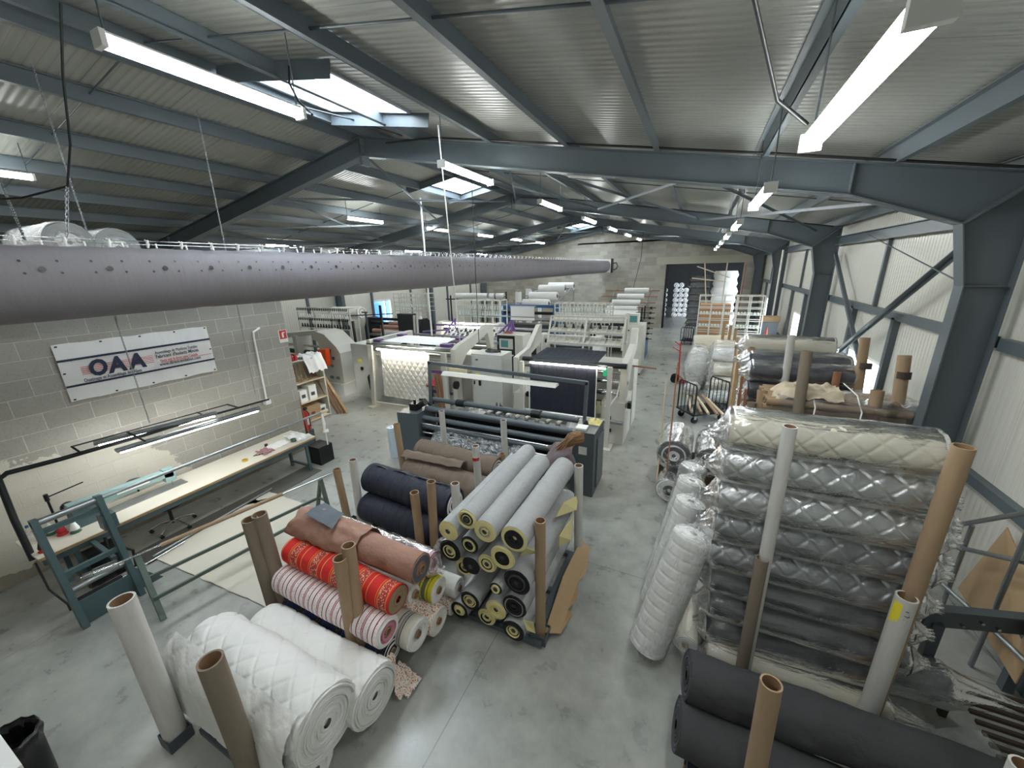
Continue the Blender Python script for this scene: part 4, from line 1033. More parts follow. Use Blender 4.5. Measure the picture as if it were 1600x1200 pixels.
one(MB().pipe((-7.46, 3.72, .753), (-7.46, 3.72, .785), .05, .035), 'tape_roll', mat('yellow_tape', 'c9ae4a', .4), 'yellow adhesive tape roll lying on the bench', 'tape')
one(MB().path([(-7.5, 3.9, .76), (-7.45, 4.0, .76), (-7.55, 4.02, .76), (-7.5, 3.9, .76)], .005, 5), 'scissors', black, 'open black scissors on the bench beside the tape roll', 'scissors')
one(MB().cyl((-7.72, 4.3, .753), (-7.72, 4.3, .80), .03), 'marker_spool', black, 'small black spool on the bench near the papers', 'spool')
# lamp gantry above the bench
r = thing('bench_light_rack', 'dark pipe gantry with two lit tube lamps hung above the bench', 'light rack', (-7.3, 3.0, 1.8))
MB().path([(-7.45, 1.02, .66), (-7.62, 1.04, 1.2), (-7.78, 1.08, 1.72), (-7.76, 1.16, 1.78), (-7.6, 1.6, 1.80), (-7.33, 2.4, 1.86), (-7.2, 3.0, 1.9), (-7.12, 4.2, 1.88)], [.035, .035, .035, .032, .03, .026, .02, .016], 10).build('gantry_pipe', blackm, r)
MB().path([(-7.78, 1.08, 1.7), (-7.95, 1.12, 2.3)], .03, 8).build('upper_pipe', blackm, r)
b = MB(); b.path([(-7.68, 1.75, 1.9), (-7.5, 3.68, 1.9)], .01, 6); b.path([(-7.45, 1.75, 1.86), (-7.68, 1.75, 1.9)], .014, 6); b.path([(-7.5, 3.68, 1.9), (-7.15, 3.66, 1.9)], .014, 6); b.path([(-7.55, 2.3, 1.92), (-7.05, 2.3, 1.86)], .014, 6); b.path([(-7.5, 3.2, 1.92), (-7.1, 3.2, 1.88)], .01, 6)
b.build('light_frame', blackm, r)
for (p, q) in (((-7.62, 1.95, 1.87), (-7.1, 3.3, 1.93)), ((-7.2, 2.02, 1.8), (-6.98, 3.92, 1.82))):
    f = MB().bar(p, q, .13, .03).bar((p[0], p[1], p[2]+.015), (q[0], q[1], q[2]+.015), .05, .03).build('reflector', galv, r)
    MB().cyl((p[0], p[1]+.04, p[2]-.03), (q[0], q[1]-.04, q[2]-.03), .026, n=10).build('lit_tube', stripglow2, f)
MB().path([(-7.42, 1.02, .62), (-7.2, 1.0, .3), (-6.95, 1.05, .12), (-6.95, 1.05, .02)], .012, 6).build('cable', black, r)
# teal upright frame with rollers and the long rod over the bench
r = thing('teal_roller_frame', 'dark teal steel frame with rollers standing at the near end of the bench', 'machine frame', (-6.6, 1.3, 0))
X = lambda z: -6.45-.27*z/1.5
def pt(y, z, dx=0): return (X(z)+dx, y, z)
for y in (1.03, 1.58):
    MB().bar(pt(y, .0), pt(y, 1.47), .06, .11, (1, 0, 0)).build('post', teal, r)
MB().bar(pt(1.03, .18), pt(1.58, .18), .02, .34).build('foot_plate', teal, r)
for z in (1.3, .72): MB().bar(pt(1.03, z), pt(1.58, z), .05, .06).build('cross_bar', teal, r)
MB().cyl(pt(1.0, .5), pt(1.6, .5), .035).build('lower_roller', galv, r); MB().cyl(pt(1.0, 1.42), pt(1.62, 1.42), .04).build('upper_roller', galv, r)
MB().cyl(pt(1.05, .28, -.1), pt(1.5, .28, -.1), .05).build('dark_roller', rubber, r)
MB().bar((-7.2, 1.1, .66), (-6.6, 1.1, .6), .05, .05).bar((-7.2, 1.5, .66), (-6.6, 1.5, .6), .05, .05).build('bench_link', teal, r)
MB().prism([(1.58, .05), (1.58, .45), (1.85, .05)], 'x', -6.5, -6.48).build('gusset', teal, r)
MB().path([pt(1.6, 1.42), (-6.85, 5.02, 1.36)], .022, 10).build('long_rod', galv, r)
MB().cyl((-6.85, 5.0, 1.36), (-6.85, 5.18, 1.36), .035).build('rod_wrapping', ticking, r)
MB().box((-6.78, 1.52, 1.0), (-6.62, 1.66, 1.2)).build('hanging_bracket', teal, r)
b = MB(); b.path([(-7.0, 1.62, .7), (-6.9, 1.7, .5), (-7.05, 1.8, .35), (-6.95, 1.75, .15), (-7.2, 1.6, .05)], .018, 6); b.path([(-7.1, 1.6, .7), (-7.0, 1.55, .4), (-7.15, 1.5, .05)], .02, 6)
b.box((-7.4, 1.4, .0), (-7.2, 1.7, .5)); b.cyl((-7.05, 1.55, .2), (-7.05, 1.3, .2), .09); b.build('motor_and_cables', blackm, r)
one(MB().path([(-6.85, 5.03, 1.34), (-6.84, 5.04, 1.1), (-6.85, 5.03, .95)], [.02, .03, .02], 7).path([(-6.85, 5.0, .93), (-6.85, 5.1, .92)], [.03, .05], 7).path([(-6.85, 5.05, .92), (-6.84, 5.04, .62)], .012, 6), 'rag_strip', white_ply, 'knotted white rag hanging from the far end of the long rod', 'cloth')
one(MB().pipe((0,0,0), (0,0,.01), .01, .005) if False else MB().box((-7.65, 5.1, .0), (-7.25, 5.45, .42)).box((-7.62, 5.13, .42), (-7.28, 5.42, .421)), 'waste_crate', black, 'black plastic crate on the floor under the far end of the bench', 'crate')
# tube stand: two A-frames with a long roller and stretchers
r = thing('roller_stand', 'grey-green A-frame stand carrying a long paper tube above the cream sheet', 'stand', (-5.8, 2.7, 0))
gg = mat('grey_green_steel', '59675f', .5, .1, .12)
for (t, a, c) in (((-6.05, 1.56, .77), (-5.67, 1.49, 0), (-6.27, 1.63, 0)), ((-5.47, 3.78, .79), (-5.34, 3.76, 0), (-5.76, 3.79, 0))):
    MB().bar(t, a, .035, .06, (0,1,0)).build('leg', gg, r); MB().bar(t, c, .035, .06, (0,1,0)).build('leg', gg, r)
    MB().bar([(x+y)/2 for x, y in zip(t, a)], [(x+y)/2 for x, y in zip(t, c)], .03, .03).build('leg_brace', gg, r)
MB().bar((-5.78, 1.5, .27), (-5.4, 3.77, .28), .03, .045).build('stretcher', gg, r); MB().bar((-6.16, 1.6, .35), (-5.64, 3.78, .38), .03, .045).build('stretcher', gg, r)
MB().path([(-6.2, 1.1, .78), (-6.05, 1.5, .80), (-5.4, 3.95, .83)], .014, 8).build('steel_rod', chrome, r)
MB().cyl((-5.98, 1.78, .80), (-5.6, 3.2, .82), .028, n=14).build('paper_tube', cardtube2, r)
MB().cyl((-6.16, 1.2, .785), (-6.1, 1.4, .79), .05).cyl((-6.2, 1.12, .78), (-6.16, 1.2, .785), .035).build('chuck', chrome, r)
b = MB(); b.grid(lambda i, j: ((-7.13+2.76*i/30)*(1-j/20)+(-7.3+2.35*i/30)*(j/20), (2.01+.15*i/30)*(1-j/20)+(3.93-.02*i/30)*(j/20)+.02*noise.noise(Vector((i*.5, j*.3, 1))), .012+.01*max(0, noise.noise(Vector((i*.3, j*.4, 5))))), 30, 20)
one(b, 'floor_sheet', sheet_m, 'large cream sheet lying flat on the floor under the A-frame stand', 'sheet')
one(MB().path([(-7.15, 2.0, .035), (-7.32, 4.0, .035)], .018, 8), 'floor_rod', galv, 'steel rod lying along the left edge of the cream floor sheet', 'rod')
one(MB().path([(-7.02, 1.4, .03), (-7.1, 2.4, .03)], .012, 6), 'floor_rod', chrome, 'short bright rod lying behind the A-frame stand', 'rod')
one(MB().box((-7.55, 1.9, 0), (-7.05, 4.95, .012)), 'bench_shadow_strip', mat('painted_shadow_grey', '5b5a54', .8, 0, .15, 3), 'long dark grey strip painting in the shade on the floor along the bench', 'mat')  # shade on the floor along the bench, put in as a thin dark slab
# swivel stool under the bench
r = thing('swivel_chair', 'swivel chair with chrome star base half under the bench', 'chair', (-7.75, 2.55, 0))
for k in range(5):
    a = 2*PI*k/5+.3; x, y = -7.75+.3*math.cos(a), 2.55+.3*math.sin(a)
    MB().path([(-7.75, 2.55, .14), ((-7.75+x)/2, (2.55+y)/2, .13), (x, y, .07)], [.022, .018, .014], 7).build('base_leg', chrome, r); MB().cyl((x-.02, y, .028), (x+.02, y, .028), .028, n=12).build('caster', black, r)
MB().cyl((-7.75, 2.55, .1), (-7.75, 2.55, .42), .025).build('gas_column', black, r); MB().lathe([(.0, .42), (.19, .42), (.21, .45), (.19, .48), (0, .48)], (-7.75, 2.55, 0)).build('seat', black, r)
MB().path([(-7.8, 2.5, .44), (-8.12, 2.4, .5), (-8.16, 2.38, .8)], .014, 7).build('backrest_bar', black, r); MB().lathe([(0, 0), (.1, 0), (.11, .02), (.09, .05), (0, .06)], (-8.18, 2.38, .86)).build('backrest', black, r)
# bin and white table corner at the lower left edge
r = thing('waste_bin', 'waste bin with a black liner at the lower left picture edge', 'bin', (-4.72, .15, 0))
MB().lathe([(.15, .01), (.17, .55), (.16, .55), (.14, .03), (0, .03)], (-4.72, .15, 0), 24).build('bin_body', black, r)
b = MB(); b.grid(lambda i, j: (-4.72+(.185-.015*abs(i-2)+.01*math.sin(j*1.9))*math.cos(2*PI*j/36), .15+(.185-.015*abs(i-2)+.01*math.sin(j*1.9))*math.sin(2*PI*j/36), .42+.05*min(i, 3)-(.06*(i-3) if i > 3 else 0)), 6, 36); b.build('bin_liner', mat('black_bin_liner', '111112', .3, 0, .2, 8, .02, 12), r)
r = thing('white_table', 'corner of a white table at the lower left picture edge', 'table', (-4.3, -.2, 0))
MB().box((-4.9, -.7, .96), (-3.81, .125, 1.0)).build('tabletop', whitep, r)
for x, y in ((-4.85, -.65), (-3.9, -.65), (-4.85, -.2), (-3.9, .0)): MB().bar((x, y, 0), (x, y, .96), .04, .04, (0,1,0)).build('leg', whitep, r)
# rolls stored on the office roof
for y, z, lab in ((2.98, 4.72, 'left'), (3.58, 4.66, 'right')):
    roll((-11.2, y, z), (-9.5, y, z), .32, grey_felt, 'big grey roll lying on the office roof behind the duct, %s one' % lab, wrap=film_milky, ends=[(grey_felt, .6), (white_ply, .4)], wob=.03, tail=(.1, .03), core=None)
b = MB(); b.box((-11.3, 2.6, 4.105), (-9.4, 4.0, 4.38)); one(b, 'storage_box', card, 'low box under the grey rolls on the office roof', 'box')
b = MB(); b.box((-9.1, 4.95, 4.105), (-8.8, 5.3, 4.52)); one(b, 'white_box', greybox, 'small white box on the office roof edge behind the duct', 'box')

# corner behind the block wall: shelf, boards, extinguisher
r = thing('storage_shelf', 'tall grey-cream shelf unit with boxes beyond the block wall end', 'shelf', (-9.9, 7.0, 0))
MB().box((-10.25, 6.45, 0), (-9.75, 6.49, 1.85)).build('side_panel', cream, r); MB().box((-10.25, 7.45, 0), (-9.75, 7.49, 1.85)).build('side_panel', cream, r); MB().box((-10.27, 6.45, 0), (-10.25, 7.49, 1.85)).build('back_panel', cream, r)
for z in (.04, .62, 1.2, 1.83): MB().box((-10.25, 6.49, z-.015), (-9.75, 7.45, z+.015)).build('shelf_board', woodpale if z < 1.5 else cream, r)
for c, s, m, lab in (((-10.0, 6.95, .06), (.4, .5, .42), card, 'brown cardboard box on the lowest shelf board'), ((-9.95, 6.75, .64), (.3, .22, .34), paper, 'white carton on the middle shelf board, left'), ((-9.95, 7.05, .64), (.3, .24, .42), paper, 'white carton on the middle shelf board, right'), ((-9.95, 7.3, .06), (.25, .2, .3), paper, 'small white box beside the brown box on the shelf')):
    rr = thing('cardboard_box' if m is card else 'carton', lab, 'box', c)
    MB().box((c[0]-s[0]/2, c[1]-s[1]/2, c[2]), (c[0]+s[0]/2, c[1]+s[1]/2, c[2]+s[2])).build('box_body', m, rr)
    MB().box((c[0]+s[0]/2, c[1]-.07, c[2]+.12), (c[0]+s[0]/2+.004, c[1]+.05, c[2]+.22)).build('print', mat('brown_print', '7a3b30', .6) if m is card else greyink, rr)
for i in range(4): one(MB().path([(-9.95+.03*i, 6.62+.12*i, 1.215), (-10.05, 6.66+.12*i, 1.7)], .02, 6), 'timber_offcut', wood, 'short timber offcut standing on the top shelf board', 'timber', 'timber offcuts on the shelf')
b = MB(); b.grid(lambda i, j: (-10.2+.55*i/20+.05*(i > 12)*(i-12)/8, 6.9+.6*j/16, 1.86+.1*max(0, noise.noise(Vector((i*.3, j*.4, 1)))+.5)-(.09*(i-15) if i > 15 else 0)), 20, 16)
one(b, 'white_cloth', white_ply, 'white cloth thrown over the shelf unit and hanging off its side', 'cloth')
for i in range(3):
    rr = thing('thread_cone', 'red thread cone in the row on top of the shelf unit', 'thread cone', (-9.86, 6.53+.11*i, 1.85), 'red cones on the shelf unit')
    MB().lathe([(.05, 0), (.05, .08), (.03, .17), (0, .17)], (-9.86, 6.53+.11*i, 1.85), 12).build('thread', redthread, rr)
for i in range(4):
    one(MB().bar((-9.62+.08*i, 7.62+.05*i, 0), (-10.2, 7.3+.1*i, 1.55), .09, .02), 'wooden_plank', wood if i % 2 else woodred, 'brown plank leaning on the far side of the shelf unit, %s' % ('first', 'second', 'third', 'fourth')[i], 'plank')
b = MB(); b.add([(-9.62, 6.3, 0), (-9.3, 6.1, 0), (-9.95, 6.38, 1.2), (-9.98, 6.42, 1.22)], [(0,1,2,3)]); o = b.build('chipboard_panel', wood); md = o.modifiers.new('t', 'SOLIDIFY'); md.thickness = .02; tag(centre(o), 'triangular looking board leaning in front of the shelf unit', 'board')
r = thing('fire_extinguisher', 'red fire extinguisher standing beyond the end of the block wall', 'fire extinguisher', (-8.62, 5.86, 0))
MB().lathe([(.0, .35), (.085, .36), (.09, .4), (.09, .78), (.06, .85), (.03, .88)], (-8.6, 5.86, 0)).build('cylinder', red, r); MB().box((-8.62, 5.82, .88), (-8.56, 5.92, .93)).path([(-8.56, 5.86, .9), (-8.48, 5.88, .8), (-8.49, 5.88, .45)], .012, 6).build('valve_and_hose', black, r); MB().box((-8.515, 5.82, .5), (-8.505, 5.9, .7)).build('label_patch', paper, r)
MB().box((-8.69, 5.8, .0), (-8.5, 5.95, .35)).build('stand', steel_dk, r)
stick((-8.35, 5.72, 0), (-8.42, 5.66, 1.3), .015, woodred, 'reddish broom handle standing at the end of the block wall')
stick((-8.55, 5.75, 0), (-8.75, 5.7, 1.35), .014, blackm, 'dark handle leaning next to the reddish broom handle')
# ================================================================== RIGHT SIDE, FURTHER BACK
# ---- stack H: brown tubes bundle and navy film-wrapped rolls behind stack F
pallet(1.1, 2.9, 6.9, 7.9, 'pallet under the bundle of brown cardboard tubes', [(1.2, 6.95), (2.8, 6.95)])
pallet(1.0, 2.8, 8.2, 9.2, 'pallet under the dark blue film-wrapped rolls')
proto = None; k = 0
for row in range(17):
    for c in range(8):
        z = .17+row*.114; y = 7.0+c*.116+(.058 if row % 2 else 0)
        if 0 < row < 16 and c > 0: continue     # only the visible skin of the bundle
        if proto is None:
            proto = thing('cardboard_tube', 'brown cardboard tube in the stacked bundle before the dark blue rolls', 'tube', (1.15, y, z), 'bundled brown cardboard tubes')
            MB().pipe((0,0,0), (1.75,0,0), .056, .045, 14, 0, 1).build('tube_wall', [cardtube2, cardin], proto, True)
        else:
            o = copy_tree(proto); o.location = (1.15+random.uniform(-.04, .04), y, z)
b = MB(); b.grid(lambda i, j: (1.3+1.8*i/30, 6.93+.02*math.sin(i*1.1)+.25*max(0, j-14)/6, .6+1.48*min(j, 14)/14+.04*noise.noise(Vector((i*.3, j*.4, 2)))+.01*math.sin(i*.7)), 30, 20)
one(b, 'plastic_sheet', film, 'clear film draped over the front of the brown tube bundle', 'plastic film')
for xs in (1.75, 2.3): one(MB().path([(xs, 6.88, 1.2), (xs+.01, 6.87, 2.0), (xs+.02, 7.2, 2.16), (xs+.03, 7.9, 2.16)], .01, 5), 'strapping_band', whitep, 'thin pale strap around the tube bundle, %s one' % ('left' if xs < 2 else 'right'), 'strap')
b = MB()
def clth(i, j):
    u = i/30; v = j/20
    return (1.18+.95*u, 7.0+.55*v, 2.2+.06*noise.noise(Vector((u*5, v*5, 3)))+.05*noise.noise(Vector((u*12, v*9, 1)))-(.5*max(0, .25-u)*2)-max(0, .3-v)*.35)
b.grid(clth, 30, 20); o = b.build('canvas_cloth', ticking)
tag(centre(o), 'beige canvas cloth thrown over the left of the tube bundle', 'cloth')
b = MB(); b.grid(lambda i, j: (2.2+.95*i/24, 7.05+.7*j/14, 2.05+.08*math.sin(PI*i/24)+.08*noise.noise(Vector((i*.35, j*.4, 6)))), 24, 14)
one(b, 'plastic_sheet', film_milky, 'crumpled clear film heap on the right end of the tube bundle', 'plastic film')
roll((2.35, 7.15, 1.75), (3.1, 7.2, 1.75), .14, charcoal, 'dark folded cloth roll under the film heap', wob=.1, ends=BE(charcoal), core=None)
roll((2.45, 7.25, 1.98), (3.12, 7.3, 1.98), .11, slate, 'slate-grey cloth roll at the right of the tube bundle under film', wob=.08, ends=BE(slate), core=None, wrap=film, tail=(.05, .05))
for y, z, r, lab in ((8.45, 2.14, .2, 'upper front dark blue roll in shiny film'), (8.75, 2.28, .17, 'rear upper dark blue roll in shiny film'), (8.42, 1.74, .2, 'dark blue roll in film, second layer'), (8.42, 1.34, .2, 'dark blue roll in film, third layer'), (8.45, .94, .2, 'dark blue roll in film, fourth layer'), (8.45, .54, .2, 'dark blue roll in film, lowest layer')):
    roll((1.02, y, z), (2.62, y+.03, z), r, navy, lab, wrap=film, wob=.05, tail=(.16, .08), ends=SR)
for y, z, x1, lab in ((9.75, 2.42, 2.6, 'upper cream quilted roll in film by the right wall'), (9.5, 2.16, 2.75, 'lower cream roll with a ragged end by the right wall'), (9.5, 1.8, 2.6, 'cream roll in film, third layer by the right wall'), (9.5, 1.4, 2.6, 'cream roll in film, fourth layer by the right wall'), (9.5, 1.0, 2.6, 'cream roll in film, fifth layer by the right wall'), (9.5, .6, 2.6, 'cream roll in film, second from the floor by the right wall'), (9.5, .2, 2.6, 'cream roll in film on the floor by the right wall')):
    roll((1.0, y, z), (x1, y+.03, z), .2, cream_quilt, lab, wrap=film if z > 2 else None, wob=.06, tail=(.15, .05), ends=WE, core_r=.05)
TT = [((1.12, 12.1, .0), (1.10, 12.25, 2.15), .05, cardtube2, 'brown post tube at the near corner of the white aisle rolls'), ((1.62, 6.8, .05), (1.55, 7.0, 2.84), .075, cardtube, 'tall dark brown tube in the middle before the bundle'), ((1.62, 8.1, .05), (1.58, 8.35, 2.86), .062, whitetube, 'white tube standing between the bundle and the dark blue rolls'),
      ((2.75, 8.12, .05), (2.62, 8.4, 2.86), .07, cardtube2, 'brown tube with a dark ring before the bright window'), ((2.85, 6.8, .05), (2.80, 7.4, 2.78), .078, cardtube2, 'tall tan tube with a dark ring nearest the right wall'),
      ((1.17, 6.82, .05), (1.12, 7.3, 2.08), .075, cardtube2, 'short tan tube at the left end of the tube bundle'), ((2.5, 6.82, .05), (2.5, 7.1, 2.3), .08, cardtube2, 'short tan tube at the right end of the tube bundle'),
      ((1.0, 6.95, .05), (.98, 7.15, 1.9), .07, cardtube, 'brown tube half hidden at the far left of the bundle'), ((2.32, 8.08, .3), (2.3, 8.2, 2.28), .055, woodred, 'reddish tube in front of the dark blue rolls'),
      ((1.1, 9.2, .05), (1.1, 9.15, 2.45), .06, cardtube2, 'tan tube at the left end of the cream rolls')]
for p, q, r, m, lab in TT: tube(p, q, r, m, lab)
for x, y, z, lab in ((2.68, 8.27, 2.35, 'dark tape ring on the tube before the window'), (2.815, 7.3, 2.45, 'dark tape ring on the tan tube nearest the right wall')):
    one(MB().pipe((x, y, z), (x, y+.012, z+.1), .082, .07, 18), 'tape_ring', mat('dark_tape', '3b3029', .6), lab, 'tape')
# ---- stack I: cream and white rolls in milky film along the aisle
pallet(.5, 1.3, 12.3, 14.9, 'pallet under the white film-wrapped rolls along the aisle')
for i, (y, z) in enumerate([(12.5, .32), (12.5, .74), (12.5, 1.16), (12.55, 1.58), (13.1, .32), (13.1, .74), (13.1, 1.16), (13.15, 1.58), (13.7, .32), (13.7, .74), (13.7, 1.16), (13.8, 1.58), (14.4, .4), (14.4, .85), (14.4, 1.3)]):
    roll((.55+.03*(i % 3), y, z), (2.4, y, z), .205, cream_quilt if i % 3 else white_knit, 'white roll in milky film along the aisle, %s column from the viewer, %s layer' % (('nearest', 'second', 'third', 'farthest')[min(3, i//4)], ('lowest', 'second', 'third', 'top')[i % 4 if i < 12 else i-12]), wrap=film_milky, wob=.07, tail=(.12, .0), ends=WE, nu=12, nv=28, core=None)
for p, q, lab in (((.90, 8.05, 0), (.89, 8.1, 2.1), 'reddish post left of the dark blue rolls, taller of the pair'), ((.97, 7.6, 0), (.95, 7.85, 1.92), 'reddish post left of the dark blue rolls, shorter of the pair'), ((.88, 14.95, 0), (.88, 14.95, 2.2), 'brown post behind the white rolls, left'), ((1.08, 14.95, 0), (1.08, 14.95, 2.1), 'brown post behind the white rolls, middle'), ((1.24, 14.95, 0), (1.24, 14.95, 1.98), 'brown post behind the white rolls, right'), ((.98, 9.98, .05), (.98, 9.98, 2.2), 'tan post between the white and the cream rolls')):
    one(MB().bar(p, q, .09 if p[1] > 9.5 else .045, .04, (0, 1, 0)), 'wooden_post', woodred if 'reddish' in lab else wood, lab, 'post')
roll((-.0, 16.3, 1.0), (1.6, 16.4, 1.05), .5, cream_quilt, 'wide cream roll before the thread creel by the opening', wob=.03, ends=WE, core=None)
roll((.3, 15.2, .45), (1.8, 15.3, .45), .42, white_ply, 'wide white roll on the floor beyond the sack', wob=.03, ends=WE, core=None)
# bagged waste on the hand truck
def sack(c, sx, sy, h, label, m=film_milky, inner=white_ply):
    r = thing('filled_sack', label, 'sack', c)
    for nm, s, mm in (('filling', .93, inner), ('plastic_bag', 1, m)):
        b = MB()
        def P(i, j):
            v = i/24; a = 2*PI*j/28
            w = math.sin(PI*min(1, max(0.02, v*.96+.03)))**.35*s
            k = 1+.12*noise.noise(Vector((math.cos(a)*2, math.sin(a)*2, v*4+c[0])))+.06*noise.noise(Vector((math.cos(a)*6, math.sin(a)*6, v*11)))
            return (c[0]+sx*w*k*math.cos(a), c[1]+sy*w*k*math.sin(a), c[2]+.01+h*v*s)
        b.grid(P, 24, 28); b.build(nm, mm, r)
    return r
sack((.2, 14.2, 0), .42, .38, 1.55, 'big white waste sack standing beside the red hand truck')
sack((.1, 13.3, 0), .25, .22, .5, 'smaller white sack behind the platform trolley')
r = thing('hand_truck', 'red two-wheel hand truck parked in the aisle', 'hand truck', (-.4, 14.7, 0))
b = MB()
b.path([(-.37, 14.75, .1), (-.42, 14.75, 1.45)], .022, 8); b.path([(-.2, 14.75, .1), (-.37, 14.75, .25)], .02, 6)
b.path([(-.42, 14.75, 1.35), (-.62, 14.75, 1.5)], .018, 6); b.path([(-.42, 14.75, 1.15), (-.66, 14.75, 1.28)], .018, 6)
b.build('frame', red, r); MB().box((-.35, 14.6, .04), (-.02, 14.9, .06)).build('toe_plate', red, r)
for y in (14.62, 14.88): MB().cyl((-.5, y-.03, .14), (-.5, y+.03, .14), .14, n=18).build('wheel', rubber, r)
MB().cyl((-.5, 14.6, .14), (-.5, 14.9, .14), .04, n=10).build('axle', chrome, r)
# platform trolley with hooped ends carrying tubes
def trolley(label, T, scale=1):
    r = thing('platform_trolley', label, 'trolley', (0, 0, 0))
    b = MB(); b.bar((-.45, 0, .22), (.45, 0, .22), .62, .04); b.build('deck', blackm, r, True)
    for s, nm in ((-1, 'end_hoop'), (1, 'end_hoop')):
        b = MB(); x = s*.42
        b.path([(x, -.3, .2), (x, -.3, .85), (x, -.27, .92), (x, .27, .92), (x, .3, .85), (x, .3, .2)], .018, 8)
        for k in (-.18, -.06, .06, .18): b.path([(x, k, .22), (x, k, .91)], .011, 6)
        b.build(nm, blackm, r, True)
    for sx in (-1, 1):
        for sy in (-1, 1):
            MB().cyl((sx*.35, sy*.24-.02, .08), (sx*.35, sy*.24+.02, .08), .08, n=14).build('wheel', rubber, r, True)
            MB().box((sx*.35-.03, sy*.24-.03, .1), (sx*.35+.03, sy*.24+.03, .21)).build('caster_fork', galv, r, True)
    r.location = T[0]; r.rotation_euler = (0, 0, T[1]); r.scale = (scale,)*3; return r
trolley('black platform trolley with hooped ends loaded with tan tubes', ((.38, 11.25, 0), math.radians(38)), 1.18)
for i, (x, dx) in enumerate(((.12, -.0), (.25, .08), (.38, .12), (.5, .2), (.62, .22))):
    one(MB().pipe((x-.12, 11.9, .40+.07*(i % 2)), (x+dx*1.2+.02, 10.75, .34), .035, .027, 12), 'cardboard_tube', cardtube2 if i % 2 else woodpale, 'slim tan tube lying on the platform trolley', 'tube', 'slim tubes on the trolley')
trolley('black hooped trolley parked near the back opening', ((-.3, 22.6, 0), math.radians(80)))

# thread creel by the right wall near the back opening
def creel(x0, x1, y, z0, z1, label, m=cream, rows=6, depth=.6, legs=True, uprights=5, slope=0.0):
    r = thing('thread_creel', label, 'creel', ((x0+x1)/2, y, 0))
    n = uprights
    b = MB()
    for i in range(n):
        x = x0+(x1-x0)*i/(n-1); b.bar((x, y, 0 if legs else z0), (x, y+slope, z1), .04, .04, (0, 1, 0)); b.bar((x, y+depth, 0 if legs else z0), (x, y+depth+slope, z1), .04, .04, (0, 1, 0))
        b.bar((x, y+slope, z1), (x, y+depth+slope, z1), .035, .035)
    b.build('uprights', m, r)
    for k in range(rows):
        z = z0+(z1-z0)*k/(rows-1); f = (z-z0)/(z1-z0)*slope
        MB().bar((x0, y+f, z), (x1, y+f, z), .03, .03).bar((x0, y+depth+f, z), (x1, y+depth+f, z), .03, .03).build('rail', m, r)
    return r
cone_protos = {}
def cones(pts, m, label, group, r=.055, h=.13):
    key = (m.name, r, h)
    for p in pts:
        if key not in cone_protos:
            c = tag(centre(MB().lathe([(r*.2, 0), (r, 0), (r*1.02, h*.15), (r*.55, h), (r*.25, h*1.02), (.0, h*1.02)], n=10).build('thread_cone', m)), label, 'thread cone', group); cone_protos[key] = c
        else:
            c = cone_protos[key].copy(); COL.objects.link(c); c['label'] = label; c['group'] = group
        c.location = p
creel(.05, 2.35, 18.0, .9, 2.86, 'cream thread creel standing before the back opening by the right wall', rows=9, uprights=6)
cones([(.15+.115*i, 18.1, 1.575) for i in range(19)], glassgreen, 'pale thread cone on the creel before the back opening', 'cones on the creel by the opening')
cones([(.15+.115*i, 18.4, 2.065) for i in range(19)], glassgreen, 'pale thread cone on the upper row of the creel before the back opening', 'upper cones on the creel by the opening')
b = MB(); b.box((.1, 19.2, 0), (1.3, 20.0, 2.4)); one(b, 'timber_boards', mat('orange_boards', 'b08560', .7, 0, .15, 4), 'orange-brown board pack seen through the creel', 'boards')
for i, (p, q) in enumerate([((.1, 23.5, 4.6), (.65, 23.5, .4)), ((-.25, 23.5, 4.45), (1.35, 23.6, 3.85)), ((-.45, 23.5, 3.85), (1.2, 23.5, 3.65)), ((1.15, 23.5, 4.6), (1.1, 23.5, 1.8)), ((2.0, 23.5, 4.5), (1.9, 23.5, 1.9))]):
    q2 = q
    one(MB().bar((p[0], p[1], p[2]-.45), (q[0], q[1], (q[2]-.45 if i < 3 else 0.0) if q[2] > 1 else 0.0), .05, .05, (0, 1, 0)), 'wooden_batten', woodpale if i < 4 else woodred, ['long slanting batten before the opening, reaching the floor', 'uppermost slanting cross batten before the opening', 'lower cross batten before the opening', 'upright pale batten before the opening', 'upright reddish batten at the right of the opening'][i], 'batten')
for i in range(7):
    o = thing('quilt_bale', 'white wadding bale in the tall heap just inside the opening', 'bale', (1.45, 29.6, .28+.52*i), 'white wadding bales inside the opening')
    MB().grid(lambda a, c: (1.45+(.75+.05*math.sin(i*2))*(abs(math.cos(2*PI*c/24))**.5)*(1 if math.cos(2*PI*c/24) > 0 else -1)*(1-.12*abs(a-3)/3), 29.6+.6*(abs(math.sin(2*PI*c/24))**.5)*(1 if math.sin(2*PI*c/24) > 0 else -1)*(1-.12*abs(a-3)/3), .0+.52*i+.52*a/6), 6, 24).build('wadding', white_ply, o)
for i in range(8):
    roll((-.6+.05*math.sin(i*3), 29.6, .215+.425*i), (.55, 29.7, .215+.425*i), .21, charcoal_lt, 'dark film-wrapped roll in the pile just inside the opening, layer %s' % ('lowest', 'second', 'third', 'fourth', 'fifth', 'sixth', 'seventh', 'top')[i], wrap=film, wob=.06, tail=(.1, 0), ends=SR, nu=12, nv=24, core=None)
for cx, cy, lab in ((-1.35, 34.0, 'in the middle'), (-2.9, 34.2, 'at the left edge')):
    for k in range(7):
        for j in range(3):
            if k == 6 and j == 2: continue
            roll((cx-.35+.37*j, cy, .2+.39*k), (cx-.35+.37*j, cy+1.2, .2+.39*k), .19, charcoal_lt, 'dark film-wrapped roll in the annex pile %s' % lab, group='annex pile rolls '+lab, wrap=film, wob=.08, tail=(.08, 0), ends=[(white_ply, .4), (charcoal_lt, .2), (white_ply, .4)], nu=8, nv=20, core=None)

